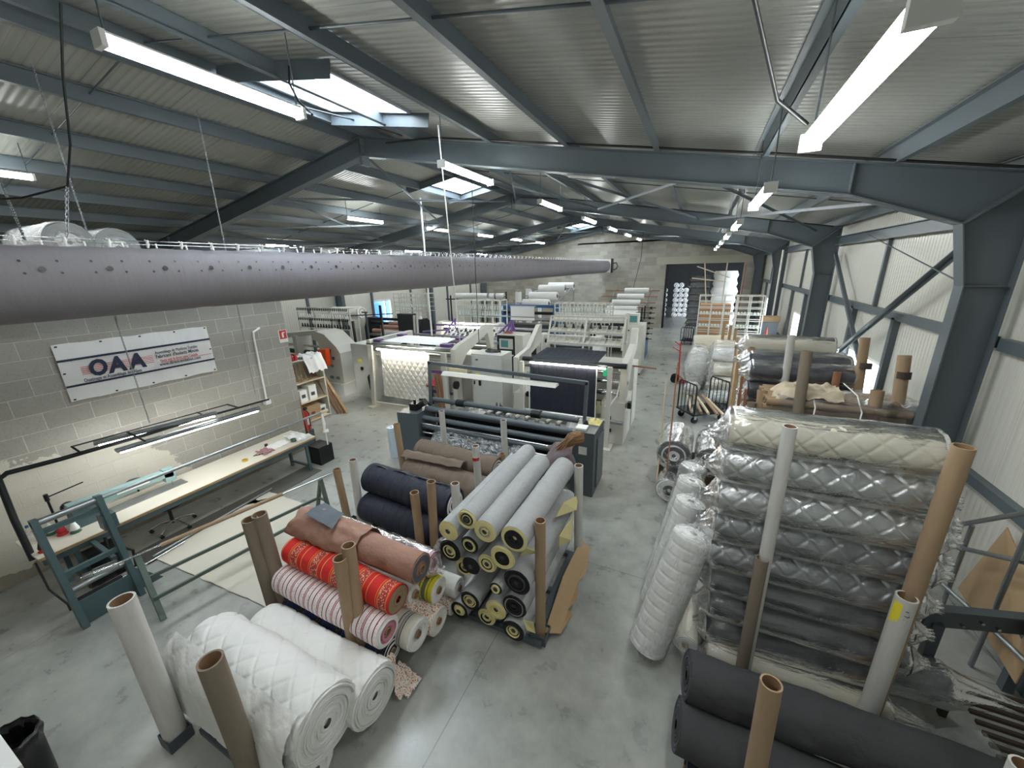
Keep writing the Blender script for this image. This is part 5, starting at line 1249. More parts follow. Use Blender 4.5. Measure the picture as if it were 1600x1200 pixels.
# stairs, boards and clutter against the right wall near the viewer
r = thing('stair_railing', 'grey tubular stair handrails against the right wall', 'railing', (2.95, 5.2, 0))
for z, dz in ((1.22, .62), (.95, .35), (.47, .04)):
    MB().path([(2.9, 5.48, z), (3.02, 4.85, z+dz), (3.1, 4.2, z+dz*2)], .024, 10).build('rail', galv, r)
for y, z in ((5.4, 1.3), (4.75, 2.0)): MB().path([(2.98, y, .02), (2.98, y, z)], .022, 8).build('post', galv, r)
b = MB(); b.add([(3.2, 5.65, .3), (3.24, 5.4, 1.35), (3.22, 4.9, 1.1), (3.1, 4.4, 1.0), (3.05, 4.35, .3)], [(0,1,2,3,4)])
o = b.build('cardboard_sheet', card); md = o.modifiers.new('t', 'SOLIDIFY'); md.thickness = .01; tag(centre(o), 'large brown cardboard sheet leaning on the right wall behind the handrails', 'cardboard')
r = thing('steel_stringer', 'grey steel channel with bolts at the lower right edge', 'steel channel', (2.7, 4.2, 0))
MB().bar((2.2, 4.12, .98), (3.2, 4.62, .80), .02, .24).build('web', steel_dk, r); MB().bar((2.2, 4.08, 1.1), (3.2, 4.58, .92), .09, .012).build('flange', steel_dk, r)
for i, (x, z) in enumerate(((2.5, .88), (2.66, .9), (2.82, .82))): MB().cyl((x, 4.24+.5*(x-2.5)+.0, z), (x+.005, 4.21+.5*(x-2.5), z), .014, n=8).build('bolt', chrome, r)
MB().bar((2.3, 4.15, 0), (2.3, 4.15, .9), .08, .08, (0,1,0)).build('leg', steel_dk, r); MB().bar((3.15, 4.58, 0), (3.15, 4.58, .8), .08, .08, (0,1,0)).build('leg', steel_dk, r)
r = thing('slatted_crate', 'dark slatted crate on the floor in the lower right corner', 'crate', (2.8, 3.6, 0))
b = MB()
for i in range(9): b.bar((2.45, 3.3+.09*i, .42), (3.2, 3.3+.09*i, .42), .03, .03)
for x in (2.47, 3.18):
    for y in (3.3, 4.02): b.bar((x, y, 0), (x, y, .42), .05, .05, (0,1,0))
b.build('slats', mat('dark_brown_slats', '3b3028', .8), r)
b = MB(); b.grid(lambda i, j: (2.1+.5*i/14, 3.05+.45*j/10, .3+.2*math.sin(PI*i/14)+.07*noise.noise(Vector((i*.4, j*.4, 3)))), 14, 10)
one(b, 'plastic_sheet', film, 'loose clear film lying at the right end of the charcoal rolls', 'plastic film')
for i in range(4):
    one(MB().path([(2.3+.1*i, 2.9, .25), (2.6+.12*i, 2.95+.03*i, .12+.05*i), (3.1, 3.0+.1*i, .1)], .012, 5), 'strap', black, 'black strap trailing from the charcoal rolls', 'strap', 'black straps by the charcoal rolls')
b = MB(); b.path([(3.22, 6.3, 1.55), (3.2, 6.28, 1.5), (3.2, 6.3, 1.42)], .03, 6); one(b, 'cable_clamp', black, 'small black clamp on the low wall rail by the near column', 'clamp')
# ================================================================== MACHINES
def box_t(r, name, a, b, m): return MB().box(a, b).build(name, m, r)
# ---- grey slitting machine in the centre
r = thing('slitting_machine', 'long blue-grey roller slitting machine in the centre of the hall', 'machine', (-3.7, 6.6, 0))
l_ = MB().prism([(-5.98, 0), (-5.4, 0), (-5.4, 1.08), (-5.98, 1.04)], 'y', 6.28, 6.95).build('left_housing', steel, r)
rh = MB().box((-1.84, 6.25, 0), (-1.42, 7.0, 1.28)).build('right_housing', steel_dk, r)
MB().box((-1.42, 6.45, .1), (-1.395, 6.95, 1.1)).build('side_door', steel, rh)
MB().box((-1.7, 6.24, .85), (-1.55, 6.25, 1.0)).build('stickers', greybox, rh)
for nm, y, z, rd, m in (('blue_grey_roller', 6.62, 1.10, .065, steel), ('guide_roller', 6.5, .92, .055, steel), ('guide_roller', 6.46, .72, .05, steel_dk), ('steel_bar', 6.36, .84, .018, chrome), ('steel_bar', 6.36, .63, .018, chrome), ('drive_roller', 6.55, .52, .08, rubber), ('winding_roller', 6.35, .42, .09, charcoal)):
    MB().cyl((-5.4, y, z), (-1.84, y, z-.0), rd, n=20).build(nm, m, r)
MB().cyl((-5.5, 6.92, 1.22), (-1.9, 6.92, 1.22), .055, n=20).build('upper_roller', steel, r)
for x in (-4.75, -2.9): MB().cyl((x, 6.92, 1.22), (x+.2, 6.92, 1.22), .085, n=16).build('clamp_collar', blackm, r)
MB().box((-5.4, 6.85, .9), (-1.84, 6.95, 1.02)).build('beam', steel_dk, r); MB().box((-5.4, 6.98, .3), (-1.84, 7.0, .9)).build('back_plate', blackm, r); MB().box((-5.4, 6.9, 0), (-1.84, 7.0, .12)).build('base_beam', steel_dk, r)
b = MB(); b.bar((-5.4, 6.78, 1.0), (-5.32, 6.78, 2.16), .06, .06, (0,1,0)); b.bar((-1.75, 6.78, 1.2), (-1.72, 6.78, 2.06), .06, .06, (0,1,0)); b.bar((-5.36, 6.78, 2.15), (-1.7, 6.78, 2.05), .06, .07)
b.build('arch', steel, r)
lf = MB().prism([(6.74, 1.98), (6.82, 1.98), (6.88, 1.92), (6.66, 1.92)], 'x', -4.95, -2.3).build('light_fitting', cream, r)
for i in range(12):
    x = -4.5+.235*i; kn = MB().cyl((x, 7.02, 1.04), (x+.07, 7.18, 1.08), .035, n=10).build('knife_holder', whitep, r)
    MB().box((x-.02, 7.0, .96), (x+.05, 7.1, 1.02)).build('holder_block', galv, kn)
MB().box((-4.9, 6.95, .9), (-1.9, 7.2, .96)).build('knife_shelf', steel_dk, r)
b = MB(); b.box((-5.75, 6.45, 1.06), (-5.55, 6.65, 1.22)); b.cyl((-5.62, 6.5, 1.1), (-5.62, 6.5, 1.32), .03); b.path([(-5.55, 6.6, 1.3), (-5.4, 6.6, 1.32), (-5.35, 6.7, 1.15)], .03, 8); b.cyl((-5.5, 6.55, 1.2), (-5.35, 6.55, 1.28), .07); b.build('motor', blackm, l_)
MB().box((-1.8, 6.35, 1.28), (-1.6, 6.55, 1.31)).build('control_plate', paper, rh)
def heap(name, label, c, s, h, m, n=16, cat='cloth', seed=0):
    b = MB(); b.grid(lambda i, j: (c[0]+s[0]*(i/n-.5), c[1]+s[1]*(j/n-.5), c[2]+max(0, h*math.sin(PI*i/n)*math.sin(PI*j/n)*(1+1.1*noise.noise(Vector((i*.45+seed, j*.45, 3)))))), n, n)
    return one(b, name, m, label, cat)
heap('white_rag', 'white rag heap on the right end of the slitting machine', (-1.98, 6.95, 1.0), (.45, .3), .22, white_ply)
heap('white_rag', 'white rag on the slitting machine near its left end', (-4.35, 7.05, .98), (.4, .3), .16, white_ply, seed=4)
heap('yellow_rag', 'yellow and white rags on top of the right housing', (-1.55, 6.8, 1.285), (.25, .3), .07, mat('yellow_cloth', 'd8cf8a', .8, 0, .3, 20), seed=8)
one(MB().lathe([(.05, 0), (.05, .03), (.03, .08), (0, .09)], (-1.68, 6.62, 1.285)), 'small_pot', black, 'small black pot on top of the right housing', 'pot')
# crumpled foil web hanging in the machine
b = MB()
def fw_(i, j):
    u = i/70; v = j/26
    x = -5.05+2.35*u; y = 6.42-.30*v; z = .72-.42*v+.05*math.sin(PI*v)
    n_ = noise.noise(Vector((u*17, v*6, 2)))*.055+noise.noise(Vector((u*34, v*16, 5)))*.03
    return (x+n_*.6, y-n_, z+n_)
b.grid(fw_, 70, 26, smooth=False); one(b, 'foil_sheet', foil_crumple, 'crumpled shiny foil sheet hanging in front of the slitting machine', 'foil')
r = thing('film_roll', 'pale blue film roll standing on end left of the slitting machine', 'film roll', (-6.03, 6.1, 0))
MB().pipe((-6.03, 6.1, 0), (-6.03, 6.1, .74), .10, .03, 24).build('film', mat('pale_blue_film', 'bccbd6', .3, 0, .05), r)

# ---- left quilting machine with white quilt hanging
r = thing('quilting_machine', 'cream quilting machine with white diamond quilt hanging at its front', 'machine', (-7.9, 9.6, 0))
cb = box_t(r, 'left_cabinet', (-10.35, 9.1, 0), (-9.6, 9.9, 1.86), greybox); box_t(cb, 'warning_label', (-10.1, 9.09, 1.25), (-9.95, 9.1, 1.35), yellowm); box_t(cb, 'switch', (-9.98, 9.05, 1.0), (-9.9, 9.1, 1.1), black); MB().path([(-9.62, 9.07, .85), (-9.62, 9.0, .8), (-9.62, 9.05, .35)], .04, 8).build('cable_bundle', blackm, cb)
MB().bar((-9.05, 8.55, 0), (-9.1, 8.75, 1.95), .16, .06, (0,1,0)).build('front_post', cream, r); MB().bar((-6.35, 8.75, 0), (-6.35, 8.75, 1.9), .16, .08, (0,1,0)).build('front_post', cream, r)
MB().bar((-9.1, 8.6, .12), (-6.3, 8.75, .12), .05, .06).build('lower_rail', cream, r); box_t(r, 'foot_plate', (-9.15, 8.35, 0), (-8.95, 8.8, .04), cream)
for z, y, rd, m in ((1.9, 9.1, .07, galv), (1.74, 9.12, .06, galv), (1.55, 9.2, .03, cream), (1.93, 9.0, .03, chrome)): MB().cyl((-9.5, y, z), (-6.3, y, z), rd, n=16).build('roller', m, r)
MB().cyl((-8.85, 8.76, 1.84), (-7.0, 8.76, 1.84), .024, n=10).build('light_strip', stripglow, r)
b = MB()
def qs(i, j):
    u = i/150; v = j/110; X0 = 1.85*u; Z0_ = 1.5*v
    h = .022*(1+quilt_h(X0, Z0_*.72, .2, .022, 'diamond'))
    return (-8.82+X0, 8.9-h+.01*math.sin(u*9)-.08*v, 1.8-Z0_)
b.grid(qs, 150, 110); b.build('quilted_web', white_quilt, r)
MB().add([(-9.1, 9.2, 2.0), (-6.75, 9.2, 2.0), (-6.9, 10.3, 2.02), (-8.95, 10.3, 2.02)], [(0,1,2,3)]).build('top_web', white_ply, r)
MB().box((-9.4, 9.15, 1.96), (-9.1, 9.35, 2.05)).box((-6.75, 9.15, 1.96), (-6.4, 9.35, 2.05)).box((-9.3, 10.2, 1.98), (-9.0, 10.4, 2.05)).box((-6.9, 10.2, 1.98), (-6.5, 10.4, 2.05)).build('purple_corner_covers', purple, r)
MB().prism([(8.95, 0), (9.2, 0), (9.2, 1.35), (9.6, 1.75), (10.9, 2.15), (11.1, 1.6), (11.3, 1.6), (11.3, 2.35), (11.0, 2.4), (9.2, 2.05), (8.95, 1.95)], 'x', -6.25, -6.1).build('side_arm', cream, r)
MB().prism([(8.95, 0), (9.2, 0), (9.2, 1.5), (10.9, 1.75), (10.9, 0), (11.1, 0), (11.1, 2.05), (9.0, 2.05)], 'x', -9.5, -9.35).build('side_arm', cream, r)
box_t(r, 'rear_body', (-9.3, 10.3, 0), (-6.3, 11.1, 1.5), cream)
pf = MB()
for x in (-7.35, -6.75): pf.bar((x, 8.98, .0), (x, 8.98, 1.25), .06, .08, (0,1,0))
for z in (1.25, .62, .3): pf.bar((-7.35, 8.98, z), (-6.3, 8.98, z), .06, .08)
pf.build('purple_frame', purple, r)
box_t(r, 'cream_shelf', (-6.6, 8.9, 1.32), (-5.7, 9.3, 1.42), mat('pale_yellow_plastic', 'e3dcb0', .5)); MB().lathe([(.0, 1.2), (.28, 1.28), (.3, 1.32), (0, 1.33)], (-6.0, 9.0, 0)).build('purple_dish', purple, r)
MB().cyl((-6.1, 8.85, .95), (-6.02, 8.85, .95), .12).build('belt_wheel', blackm, r)
box_t(r, 'cream_panel', (-6.9, 9.0, .35), (-6.75, 9.05, 1.2), cream)
heap('red_rags', 'bundle of pink rags on the quilting machine frame', (-6.85, 8.8, .9), (.3, .25), .15, mat('pink_rag', 'c24a5c', .8, 0, .3, 30))
one(MB().cyl((-6.9, 8.8, .0), (-6.9, 8.8, .9), .03).cyl((-6.9, 8.8, .86), (-6.9, 8.8, .9), .16), 'small_table', blackm, 'small round black stand carrying the pink rags', 'stand')
for i in range(3): one(MB().bar((-6.55+.09*i, 8.68, 0), (-6.7+.07*i, 8.74, 1.25), .07, .03), 'wooden_plank', woodred if i != 1 else wood, 'short plank leaning on the left quilting machine, %s' % ('left', 'middle', 'right')[i], 'plank')
r = thing('control_cabinet', 'large light grey control cabinet between the two quilting machines', 'cabinet', (-4.95, 9.0, 0))
MB().box((-5.42, 8.72, .05), (-4.5, 9.35, 1.95)).build('cabinet_body', greybox, r); MB().box((-5.38, 8.705, .1), (-4.54, 8.72, 1.9)).build('door', greybox, r)
MB().box((-5.3, 8.69, 1.28), (-5.16, 8.703, 1.42)).build('yellow_label', yellowm, r); MB().box((-5.2, 8.67, 1.08), (-5.14, 8.703, 1.22)).box((-5.36, 8.68, 1.1), (-5.33, 8.703, 1.2)).build('switch', black, r); MB().box((-5.4, 8.74, 0), (-4.52, 9.33, .05)).build('plinth', blackm, r)
MB().box((-5.28, 8.69, 1.78), (-5.2, 8.703, 1.82)).build('badge', greyink, r)
one(MB().path([(-4.9+.22*math.cos(t*.7), 9.02+.16*math.sin(t*.7), 1.965+.003*t) for t in range(20)], .012, 6), 'cable_coil', black, 'coil of black cable lying on the large grey cabinet', 'cable')
r = thing('purple_bobbin_rack', 'white tray rack on a purple frame behind the left quilting machine', 'rack', (-7.3, 12.2, 0))
b = MB()
for k in range(4): b.bar((-8.5, 11.9+.22*k, 1.75+.1*k), (-6.1, 11.9+.22*k, 1.78+.1*k), .03, .05)
for k in range(13): b.bar((-8.5+.2*k, 11.85, 1.73), (-8.5+.2*k, 12.6, 2.07), .05, .025)
b.build('tray_grid', whitep, r)
b = MB()
for x in (-8.55, -6.05): b.bar((x, 11.8, 0), (x, 11.8, 1.75), .06, .06, (0,1,0)); b.bar((x, 12.7, 0), (x, 12.7, 2.3), .06, .06, (0,1,0)); b.bar((x, 11.8, 1.7), (x, 12.7, 2.3), .06, .04); b.bar((x, 11.8, 1.1), (x, 12.7, 1.9), .06, .04)
b.bar((-5.7, 11.8, 1.0), (-5.9, 12.3, 2.35), .06, .06); b.bar((-6.6, 11.9, 1.6), (-5.9, 12.3, 2.35), .06, .06); b.bar((-5.5, 12.4, 1.1), (-5.9, 12.3, 2.35), .06, .06)
b.bar((-9.6, 12.0, 1.85), (-8.5, 12.2, 1.95), .1, .05); b.bar((-9.6, 12.9, 2.0), (-6.1, 12.9, 2.05), .12, .06); b.build('purple_frame', purple, r)
MB().cyl((-9.8, 11.4, 1.72), (-6.0, 11.4, 1.72), .05).cyl((-9.8, 11.7, 1.8), (-6.0, 11.7, 1.8), .04).build('rollers', galv, r)
cones([(-8.4+.2*k, 12.05+.22*(k % 2), 1.86+.09*(k % 2)) for k in range(12)], darkthread, 'dark bobbin in the white tray rack', 'bobbins in the tray rack', .04, .08)

# ---- navy quilting machine
r = thing('quilting_machine', 'cream quilting machine with dark navy quilt hanging at its front', 'machine', (-2.6, 9.1, 0))
for x, y, h in ((-1.62, 8.38, 1.98), (-3.82, 8.5, 1.92)): MB().bar((x, y, 0), (x, y, h), .1, .08, (0,1,0)).build('front_post', cream, r)
box_t(r, 'foot_plate', (-1.75, 8.2, 0), (-1.5, 8.6, .04), cream)
MB().cyl((-3.6, 8.52, 1.9), (-1.75, 8.52, 1.9), .02, n=10).build('light_strip', stripglow, r)
for z, y, rd, m in ((1.95, 8.65, .06, blackm), (.62, 8.55, .05, galv), (1.5, 8.9, .05, chrome), (1.2, 8.95, .06, chrome), (.95, 8.85, .07, rubber), (1.75, 8.8, .04, galv)): MB().cyl((-3.85, y, z), (-1.3, y, z), rd, n=16).build('roller', m, r)
b = MB()
def ns(i, j):
    X0 = 1.66*i/150; h = .012*(1+quilt_h(X0, 0, .155, .010, 'channel')); v = j/30
    if v < .3: t = v/.3; return (-3.62+X0, 9.75-1.15*t, 2.03-.05*t+h)
    t = (v-.3)/.7; return (-3.62+X0, 8.56-h, 1.93-1.28*t)
b.grid(ns, 150, 30); b.build('quilted_web', navy, r)
MB().bar((-3.64, 8.54, 1.3), (-3.64, 8.54, .66), .02, 1.28 if False else .02, (0,1,0)).build('selvedge', white_ply, r)
MB().bar((-1.95, 8.54, 1.93), (-1.95, 8.54, .66), .02, .02, (0,1,0)).build('selvedge', white_ply, r)
MB().prism([(8.7, 0), (9.75, 0), (9.75, 1.05), (8.7, 1.05)], 'x', -1.85, -1.3).build('side_body', cream, r)
MB().prism([(8.75, 1.05), (8.9, 1.05), (9.5, 1.9), (10.1, 2.1), (10.2, 2.6), (10.0, 2.6), (9.85, 2.25), (9.3, 2.1), (8.75, 2.0)], 'x', -1.45, -1.3).build('side_arm', cream, r)
MB().prism([(8.5, 1.3), (8.7, 1.3), (9.3, 1.9), (10.1, 2.1), (10.2, 2.6), (10.0, 2.6), (9.3, 2.1), (8.5, 2.0)], 'x', -4.05, -3.93).build('side_arm', cream, r)
MB().box((-1.28, 8.95, .85), (-1.2, 9.1, 1.0)).box((-1.7, 8.68, .55), (-1.6, 8.7, .7)).box((-1.65, 8.68, .3), (-1.58, 8.7, .38)).build('controls', black, r)
MB().box((-1.85, 8.75, 1.65), (-1.72, 8.95, 1.85)).build('green_cover', mat('green_plastic', '1f8a63', .4), r); MB().box((-1.72, 8.8, 1.55), (-1.66, 8.86, 1.9)).path([(-1.68, 8.7, 1.9), (-1.7, 8.68, 1.6), (-1.66, 8.7, 1.35)], .03, 6).build('red_bracket', red, r)
MB().path([(-1.55, 9.0, 1.9), (-1.45, 8.85, 1.6), (-1.5, 8.75, 1.2), (-1.62, 8.66, 1.0), (-1.75, 8.66, .95)], .018, 6).build('white_hose', whitep, r)
box_t(r, 'yellow_panel', (-1.95, 8.66, .75), (-1.86, 8.68, 1.05), mat('pale_yellow_plastic', 'e3dcb0', .5)); box_t(r, 'rear_body', (-3.9, 9.9, 0), (-1.3, 10.6, 1.7), cream)
MB().cyl((-1.3, 9.6, 1.75), (-.75, 9.62, 1.72), .02).build('tension_rod', woodred, r)
box_t(r, 'left_body', (-4.15, 8.7, 0), (-3.85, 9.6, 1.0), cream); MB().bar((-4.3, 8.6, .0), (-4.3, 8.6, .55), .2, .2, (0,1,0)).build('small_motor', whitep, r)
one(MB().lathe([(.22, 0), (.26, .55), (.24, .55), (.2, .04), (0, .04)], (-4.35, 8.2, 0), 20), 'waste_bin', mat('dark_bin', '2a2c2f', .5), 'dark round bin in front of the grey control cabinet', 'bin')
heap('cable_heap', 'tangle of black cables by the dark bin', (-4.35, 8.2, .5), (.4, .35), .25, blackm, cat='cables', seed=3)
def tray_rack(x0, x1, y, z0, z1, lean, label, m, n):
    r = thing('bobbin_rack', label, 'rack', ((x0+x1)/2, y, z0))
    trs = 3
    for k in range(trs):
        f = k/(trs-1); z = z0+(z1-z0)*f; yy = y+lean*f
        b = MB(); b.bar((x0, yy, z), (x1, yy, z), .04, .05); b.bar((x0, yy+.3, z+.13), (x1, yy+.3, z+.13), .03, .03)
        b.add([(x0, yy, z-.01), (x1, yy, z-.01), (x1, yy+.3, z+.1), (x0, yy+.3, z+.1)], [(0,1,2,3)])
        for i in range(n): x = x0+(x1-x0)*(i+.5)/n; b.bar((x, yy, z+.02), (x, yy+.3, z+.15), .012, .03)
        b.build('tray', m, r)
    b = MB()
    for x in (x0, (x0+x1)/2 if n > 14 else x1, x1): b.bar((x, y, z0-.1), (x, y+lean, z1+.08), .04, .04, (0,1,0)); b.bar((x, y+lean+.3, 0), (x, y+lean+.3, z1+.2), .04, .04, (0,1,0))
    b.bar((x0, y+lean, z1+.1), (x1, y+lean, z1+.1), .04, .04); b.build('rack_frame', m, r)
    return r
tray_rack(-3.62, -1.62, 9.75, 2.18, 2.75, .35, 'cream three-tray bobbin rack above the navy quilting machine', cream, 15)
cones([(-3.45+.24*i, 10.05, 2.56) for i in range(8)], darkthread, 'dark bobbin in the rack above the navy quilting machine', 'bobbins in the rack above the navy quilt', .035, .11)
for i in range(5):
    one(MB().cyl((-3.1+.32*i, 10.2, 2.2), (-2.86+.32*i, 10.2, 2.2), .045), 'cream_spool', white_ply, 'white spool lying in the lower tray above the navy quilt', 'spool', 'spools in the lower tray')
# ---- computer cabinet and tall cabinet
r = thing('computer_cabinet', 'machine control cabinet with screen and keyboard shelf beyond the big grey cabinet', 'cabinet', (-5.7, 12.0, 0))
MB().box((-6.15, 11.6, .0), (-5.15, 12.3, 1.98)).build('cabinet_body', cream, r); MB().box((-6.12, 11.58, .3), (-5.45, 11.6, 1.95)).build('dark_front', black, r)
sc = MB().box((-6.02, 11.54, 1.5), (-5.52, 11.58, 1.85)).build('monitor', greybox, r); MB().box((-5.95, 11.535, 1.56), (-5.68, 11.54, 1.8)).build('screen', screen, sc)
MB().box((-6.1, 11.3, 1.28), (-5.5, 11.58, 1.31)).build('keyboard_shelf', greybox, r); MB().box((-5.45, 11.58, .3), (-5.42, 11.6, 1.95)).build('cabinet_edge', greybox, r)
heap('red_tool_heap', 'red and white tools on top of the computer cabinet', (-5.85, 11.9, 1.985), (.35, .25), .07, mat('red_white_mix', '9a5a58', .6, 0, .5, 40))
r = thing('electrical_cabinet', 'tall cream electrical cabinet at the aisle beyond the navy quilting machine', 'cabinet', (-2.1, 15.6, 0))
MB().box((-2.5, 15.2, .08), (-1.78, 16.2, 1.95)).build('cabinet_body', cream, r); MB().box((-2.48, 15.18, .1), (-1.8, 15.2, 1.93)).build('door', cream, r); MB().cyl((-2.3, 15.15, 1.75), (-2.3, 15.18, 1.75), .03).box((-2.1, 15.16, .25), (-1.95, 15.18, .35)).build('lock_and_vent', black, r)
for x in (-2.45, -1.83): MB().cyl((x, 15.25, .04), (x+.03, 15.25, .04), .04).build('caster', rubber, r)
mo = thing('monitor', 'small cream monitor with teal screen on top of the tall cream cabinet', 'monitor', (-2.3, 15.5, 1.95))
MB().box((-2.5, 15.4, 1.96), (-2.0, 15.8, 2.35)).build('casing', cream, mo); MB().box((-2.32, 15.39, 2.03), (-2.05, 15.4, 2.28)).build('screen', screen, mo)

# ---- left machine by the shelf
r = thing('stitching_machine', 'cream stitching machine with an orange chute, left of the white quilt', 'machine', (-12, 9.8, 0))
MB().prism([(-11.85, 0), (-10.85, 0), (-10.85, 1.5), (-11.0, 1.72), (-11.5, 2.12), (-11.9, 2.2), (-12.1, 2.15), (-12.1, 1.9), (-11.85, 1.85), (-11.75, 1.4), (-11.85, .9)], 'y', 9.05, 9.9).build('end_housing', cream, r)
MB().box((-11.9, 8.95, 0), (-10.8, 10.0, .42)).build('base_cover', greybox, r)
for a, c in (((-11.42, 1.5), (-11.27, 1.62)), ((-11.38, .98), (-11.24, 1.08)), ((-11.5, .56), (-11.32, .66)), ((-11.2, .56), (-11.04, .66))): MB().box((a[0], 9.03, a[1]), (c[0], 9.05, c[1])).build('vent_grille', galv, r)
MB().box((-11.55, 9.035, 1.24), (-11.42, 9.05, 1.34)).build('warning_label', orange, r); MB().box((-11.25, 9.035, 1.25), (-11.15, 9.05, 1.36)).build('warning_label', bluep, r)
MB().prism([(-11.62, 1.62), (-11.24, 1.66), (-11.28, 1.08), (-11.5, 1.06)], 'y', 8.8, 8.98).build('orange_chute', orange, r)
MB().prism([(-15.0, 1.7), (-12.1, 2.05), (-12.1, 2.2), (-15.0, 1.9)], 'y', 9.3, 9.7).build('bridge_beam', cream, r); MB().prism([(-13.4, .9), (-13.2, .9), (-13.2, 1.95), (-13.4, 1.95)], 'y', 9.2, 9.8).build('inner_post', cream, r)
for z, m, rd in ((1.3, mat('green_roller', '2f4a3e', .4), .09), (1.55, chrome, .04), (1.1, blackm, .06), (.85, blackm, .07)): MB().cyl((-15.2, 9.5, z), (-11.85, 9.5, z), rd).build('roller', m, r)
MB().box((-15.2, 9.1, .0), (-11.85, 9.9, .6)).build('lower_frame', cream, r); MB().grid(lambda i, j: (-14.9+1.3*i/10, 9.1+.5*j/6, 1.55+.1*noise.noise(Vector((i*.5, j*.5, 2)))), 10, 6).build('white_web', white_ply, r)
for k, z in enumerate((2.05, 2.42, 2.78)):
    pass
creel(-15.2, -12.2, 10.9, 1.95, 2.75, 'cream bobbin creel above the stitching machine by the left wall', rows=3, depth=.4, uprights=4)
cones([(-15.1+.135*i, 10.95, 2.38) for i in range(22)], whitep, 'pale bobbin on the upper creel row behind the stitching machine', 'upper bobbins by the left wall', .045, .15)
cones([(-15.1+.16*i, 10.95, 1.98) for i in range(18)], darkthread, 'dark bobbin on the lower creel row behind the stitching machine', 'lower bobbins by the left wall', .045, .15)
b = MB()
for k in range(28): b.bar((-15.15+.105*k, 10.85, 2.68), (-15.12+.105*k, 10.85, 2.78), .05, .012, (0,1,0)); b.bar((-15.15+.105*k, 10.85, 2.28), (-15.12+.105*k, 10.85, 2.37), .05, .012, (0,1,0))
one(b, 'comb_strip', blackm, 'dark toothed strips along the creel behind the stitching machine', 'comb')
roll((-14.6, 12.2, 2.45), (-12.9, 12.2, 2.5), .24, white_ply, 'large white roll carried behind the bobbin creel by the left wall', ends=WE, wob=.02)
one(MB().cyl((-14.9, 12.2, 2.45), (-12.6, 12.2, 2.5), .03).bar((-14.8, 12.2, 0), (-14.8, 12.2, 2.45), .06, .06, (0,1,0)).bar((-12.7, 12.2, 0), (-12.7, 12.2, 2.5), .06, .06, (0,1,0)), 'roll_stand', steel_dk, 'steel stand carrying the large white roll by the left wall', 'stand')
for x, y, z, lab in ((-11.2, 9.98, 2.45, 'black post standing between the stitching machine and the grey cabinet, nearer'), (-11.0, 11.2, 2.9, 'taller black post just behind the nearer one')):
    one(MB().bar((x, y+.12, 0), (x, y+.12, z), .07, .07, (0,1,0)), 'steel_post', blackm, lab, 'post')
one(MB().path([(-12.9, 11.25, 2.45), (-10.4, 11.3, 2.6)], .02, 6), 'steel_rod', blackm, 'dark rod running across the two black posts', 'rod')
for i, (x, y, z, rr) in enumerate(((-11.9, 11.6, .5, .3), (-11.7, 11.9, 1.05, .22), (-12.2, 12.6, 1.5, .2))):
    roll((x, y, z), (x+1.3, y, z), rr, white_ply if i < 2 else grey_felt, 'white wadding roll behind the black posts, %s' % ('lowest', 'middle', 'upper')[i], ends=WE, wob=.04, wrap=film_milky if i == 1 else None, core=None)
one(MB().box((-11.9, 13.2, 0), (-11.1, 13.5, 2.35)), 'dark_panel', mat('dark_green_black', '1d2624', .5), 'tall dark panel beside the blue-lit window', 'panel')
for x in (-11.0, -10.85): one(MB().cyl((x, 13.1, 0), (x, 13.25, 2.3), .05), 'paper_tube', whitetube, 'pale tube leaning beside the dark panel, %s' % ('left' if x < -10.9 else 'right'), 'tube')

# ---- far machines
def far_machine(x0, x1, y, h, label, m, roller_m=blackm, light=False):
    r = thing('textile_machine', label, 'machine', ((x0+x1)/2, y, 0))
    for x in (x0, x1-.25): MB().prism([(y, 0), (y+1.2, 0), (y+1.2, h*.8), (y+.7, h), (y+.2, h), (y, h*.75)], 'x', x, x+.25).build('end_frame', m, r)
    for k, (dy, z, rd) in enumerate(((.1, h*.55, .07), (.3, h*.85, .07), (.9, h*.7, .08), (.5, h*.4, .1), (.2, h*.3, .05))): MB().cyl((x0+.25, y+dy, z), (x1-.25, y+dy, z), rd, n=12).build('roller', roller_m if k % 2 else galv, r)
    MB().box((x0+.25, y+.5, .1), (x1-.25, y+1.1, h*.62)).build('body', mat('dark_machine_body', '3a3d3f', .5, 0, .2, 3), r)
    MB().box((x0+.25, y+.2, h-.12), (x1-.25, y+.4, h)).build('top_beam', m, r)
    if light: MB().cyl((x0+.5, y-.02, h*.93), (x1-.5, y-.02, h*.93), .035, n=8).build('light_strip', stripglow, r)
    return r
far_machine(-9.9, -7.0, 13.2, 2.05, 'dark machine with a lit strip under the far bobbin creel', cream, light=True)
creel(-9.7, -7.5, 14.6, 2.15, 2.85, 'bobbin creel above the dark machine in the middle distance', rows=4, uprights=7)
cones([(-9.55+.115*i, 14.65, 2.2) for i in range(18)], glassgreen, 'pale green bobbin on the middle distance creel, lower row', 'lower cones on the middle creel', .05, .2)
cones([(-9.55+.115*i, 14.95, 2.45) for i in range(18)], glassgreen, 'pale bobbin on the middle distance creel, upper row', 'upper cones on the middle creel', .045, .15)
far_machine(-15.4, -11.9, 14.6, 1.9, 'dark machine by the blue window with reddish rolls before it', blackm)
creel(-14.7, -12.5, 16.2, 2.1, 3.0, 'bobbin creel right of the blue window', rows=5, uprights=7)
cones([(-14.6+.125*i, 16.25, 2.3) for i in range(17)], glassgreen, 'pale bobbin on the creel right of the blue window', 'cones on the creel by the blue window', .05, .18)
for i, (y, z) in enumerate(((13.7, 1.45), (13.95, 1.6), (14.2, 1.75))): roll((-13.9+.3*i, y, z), (-11.7, y, z), .1, salmon, 'reddish-brown roll before the dark machine by the window, %s' % ('nearest', 'middle', 'rear')[i], ends=WE, wob=.02)
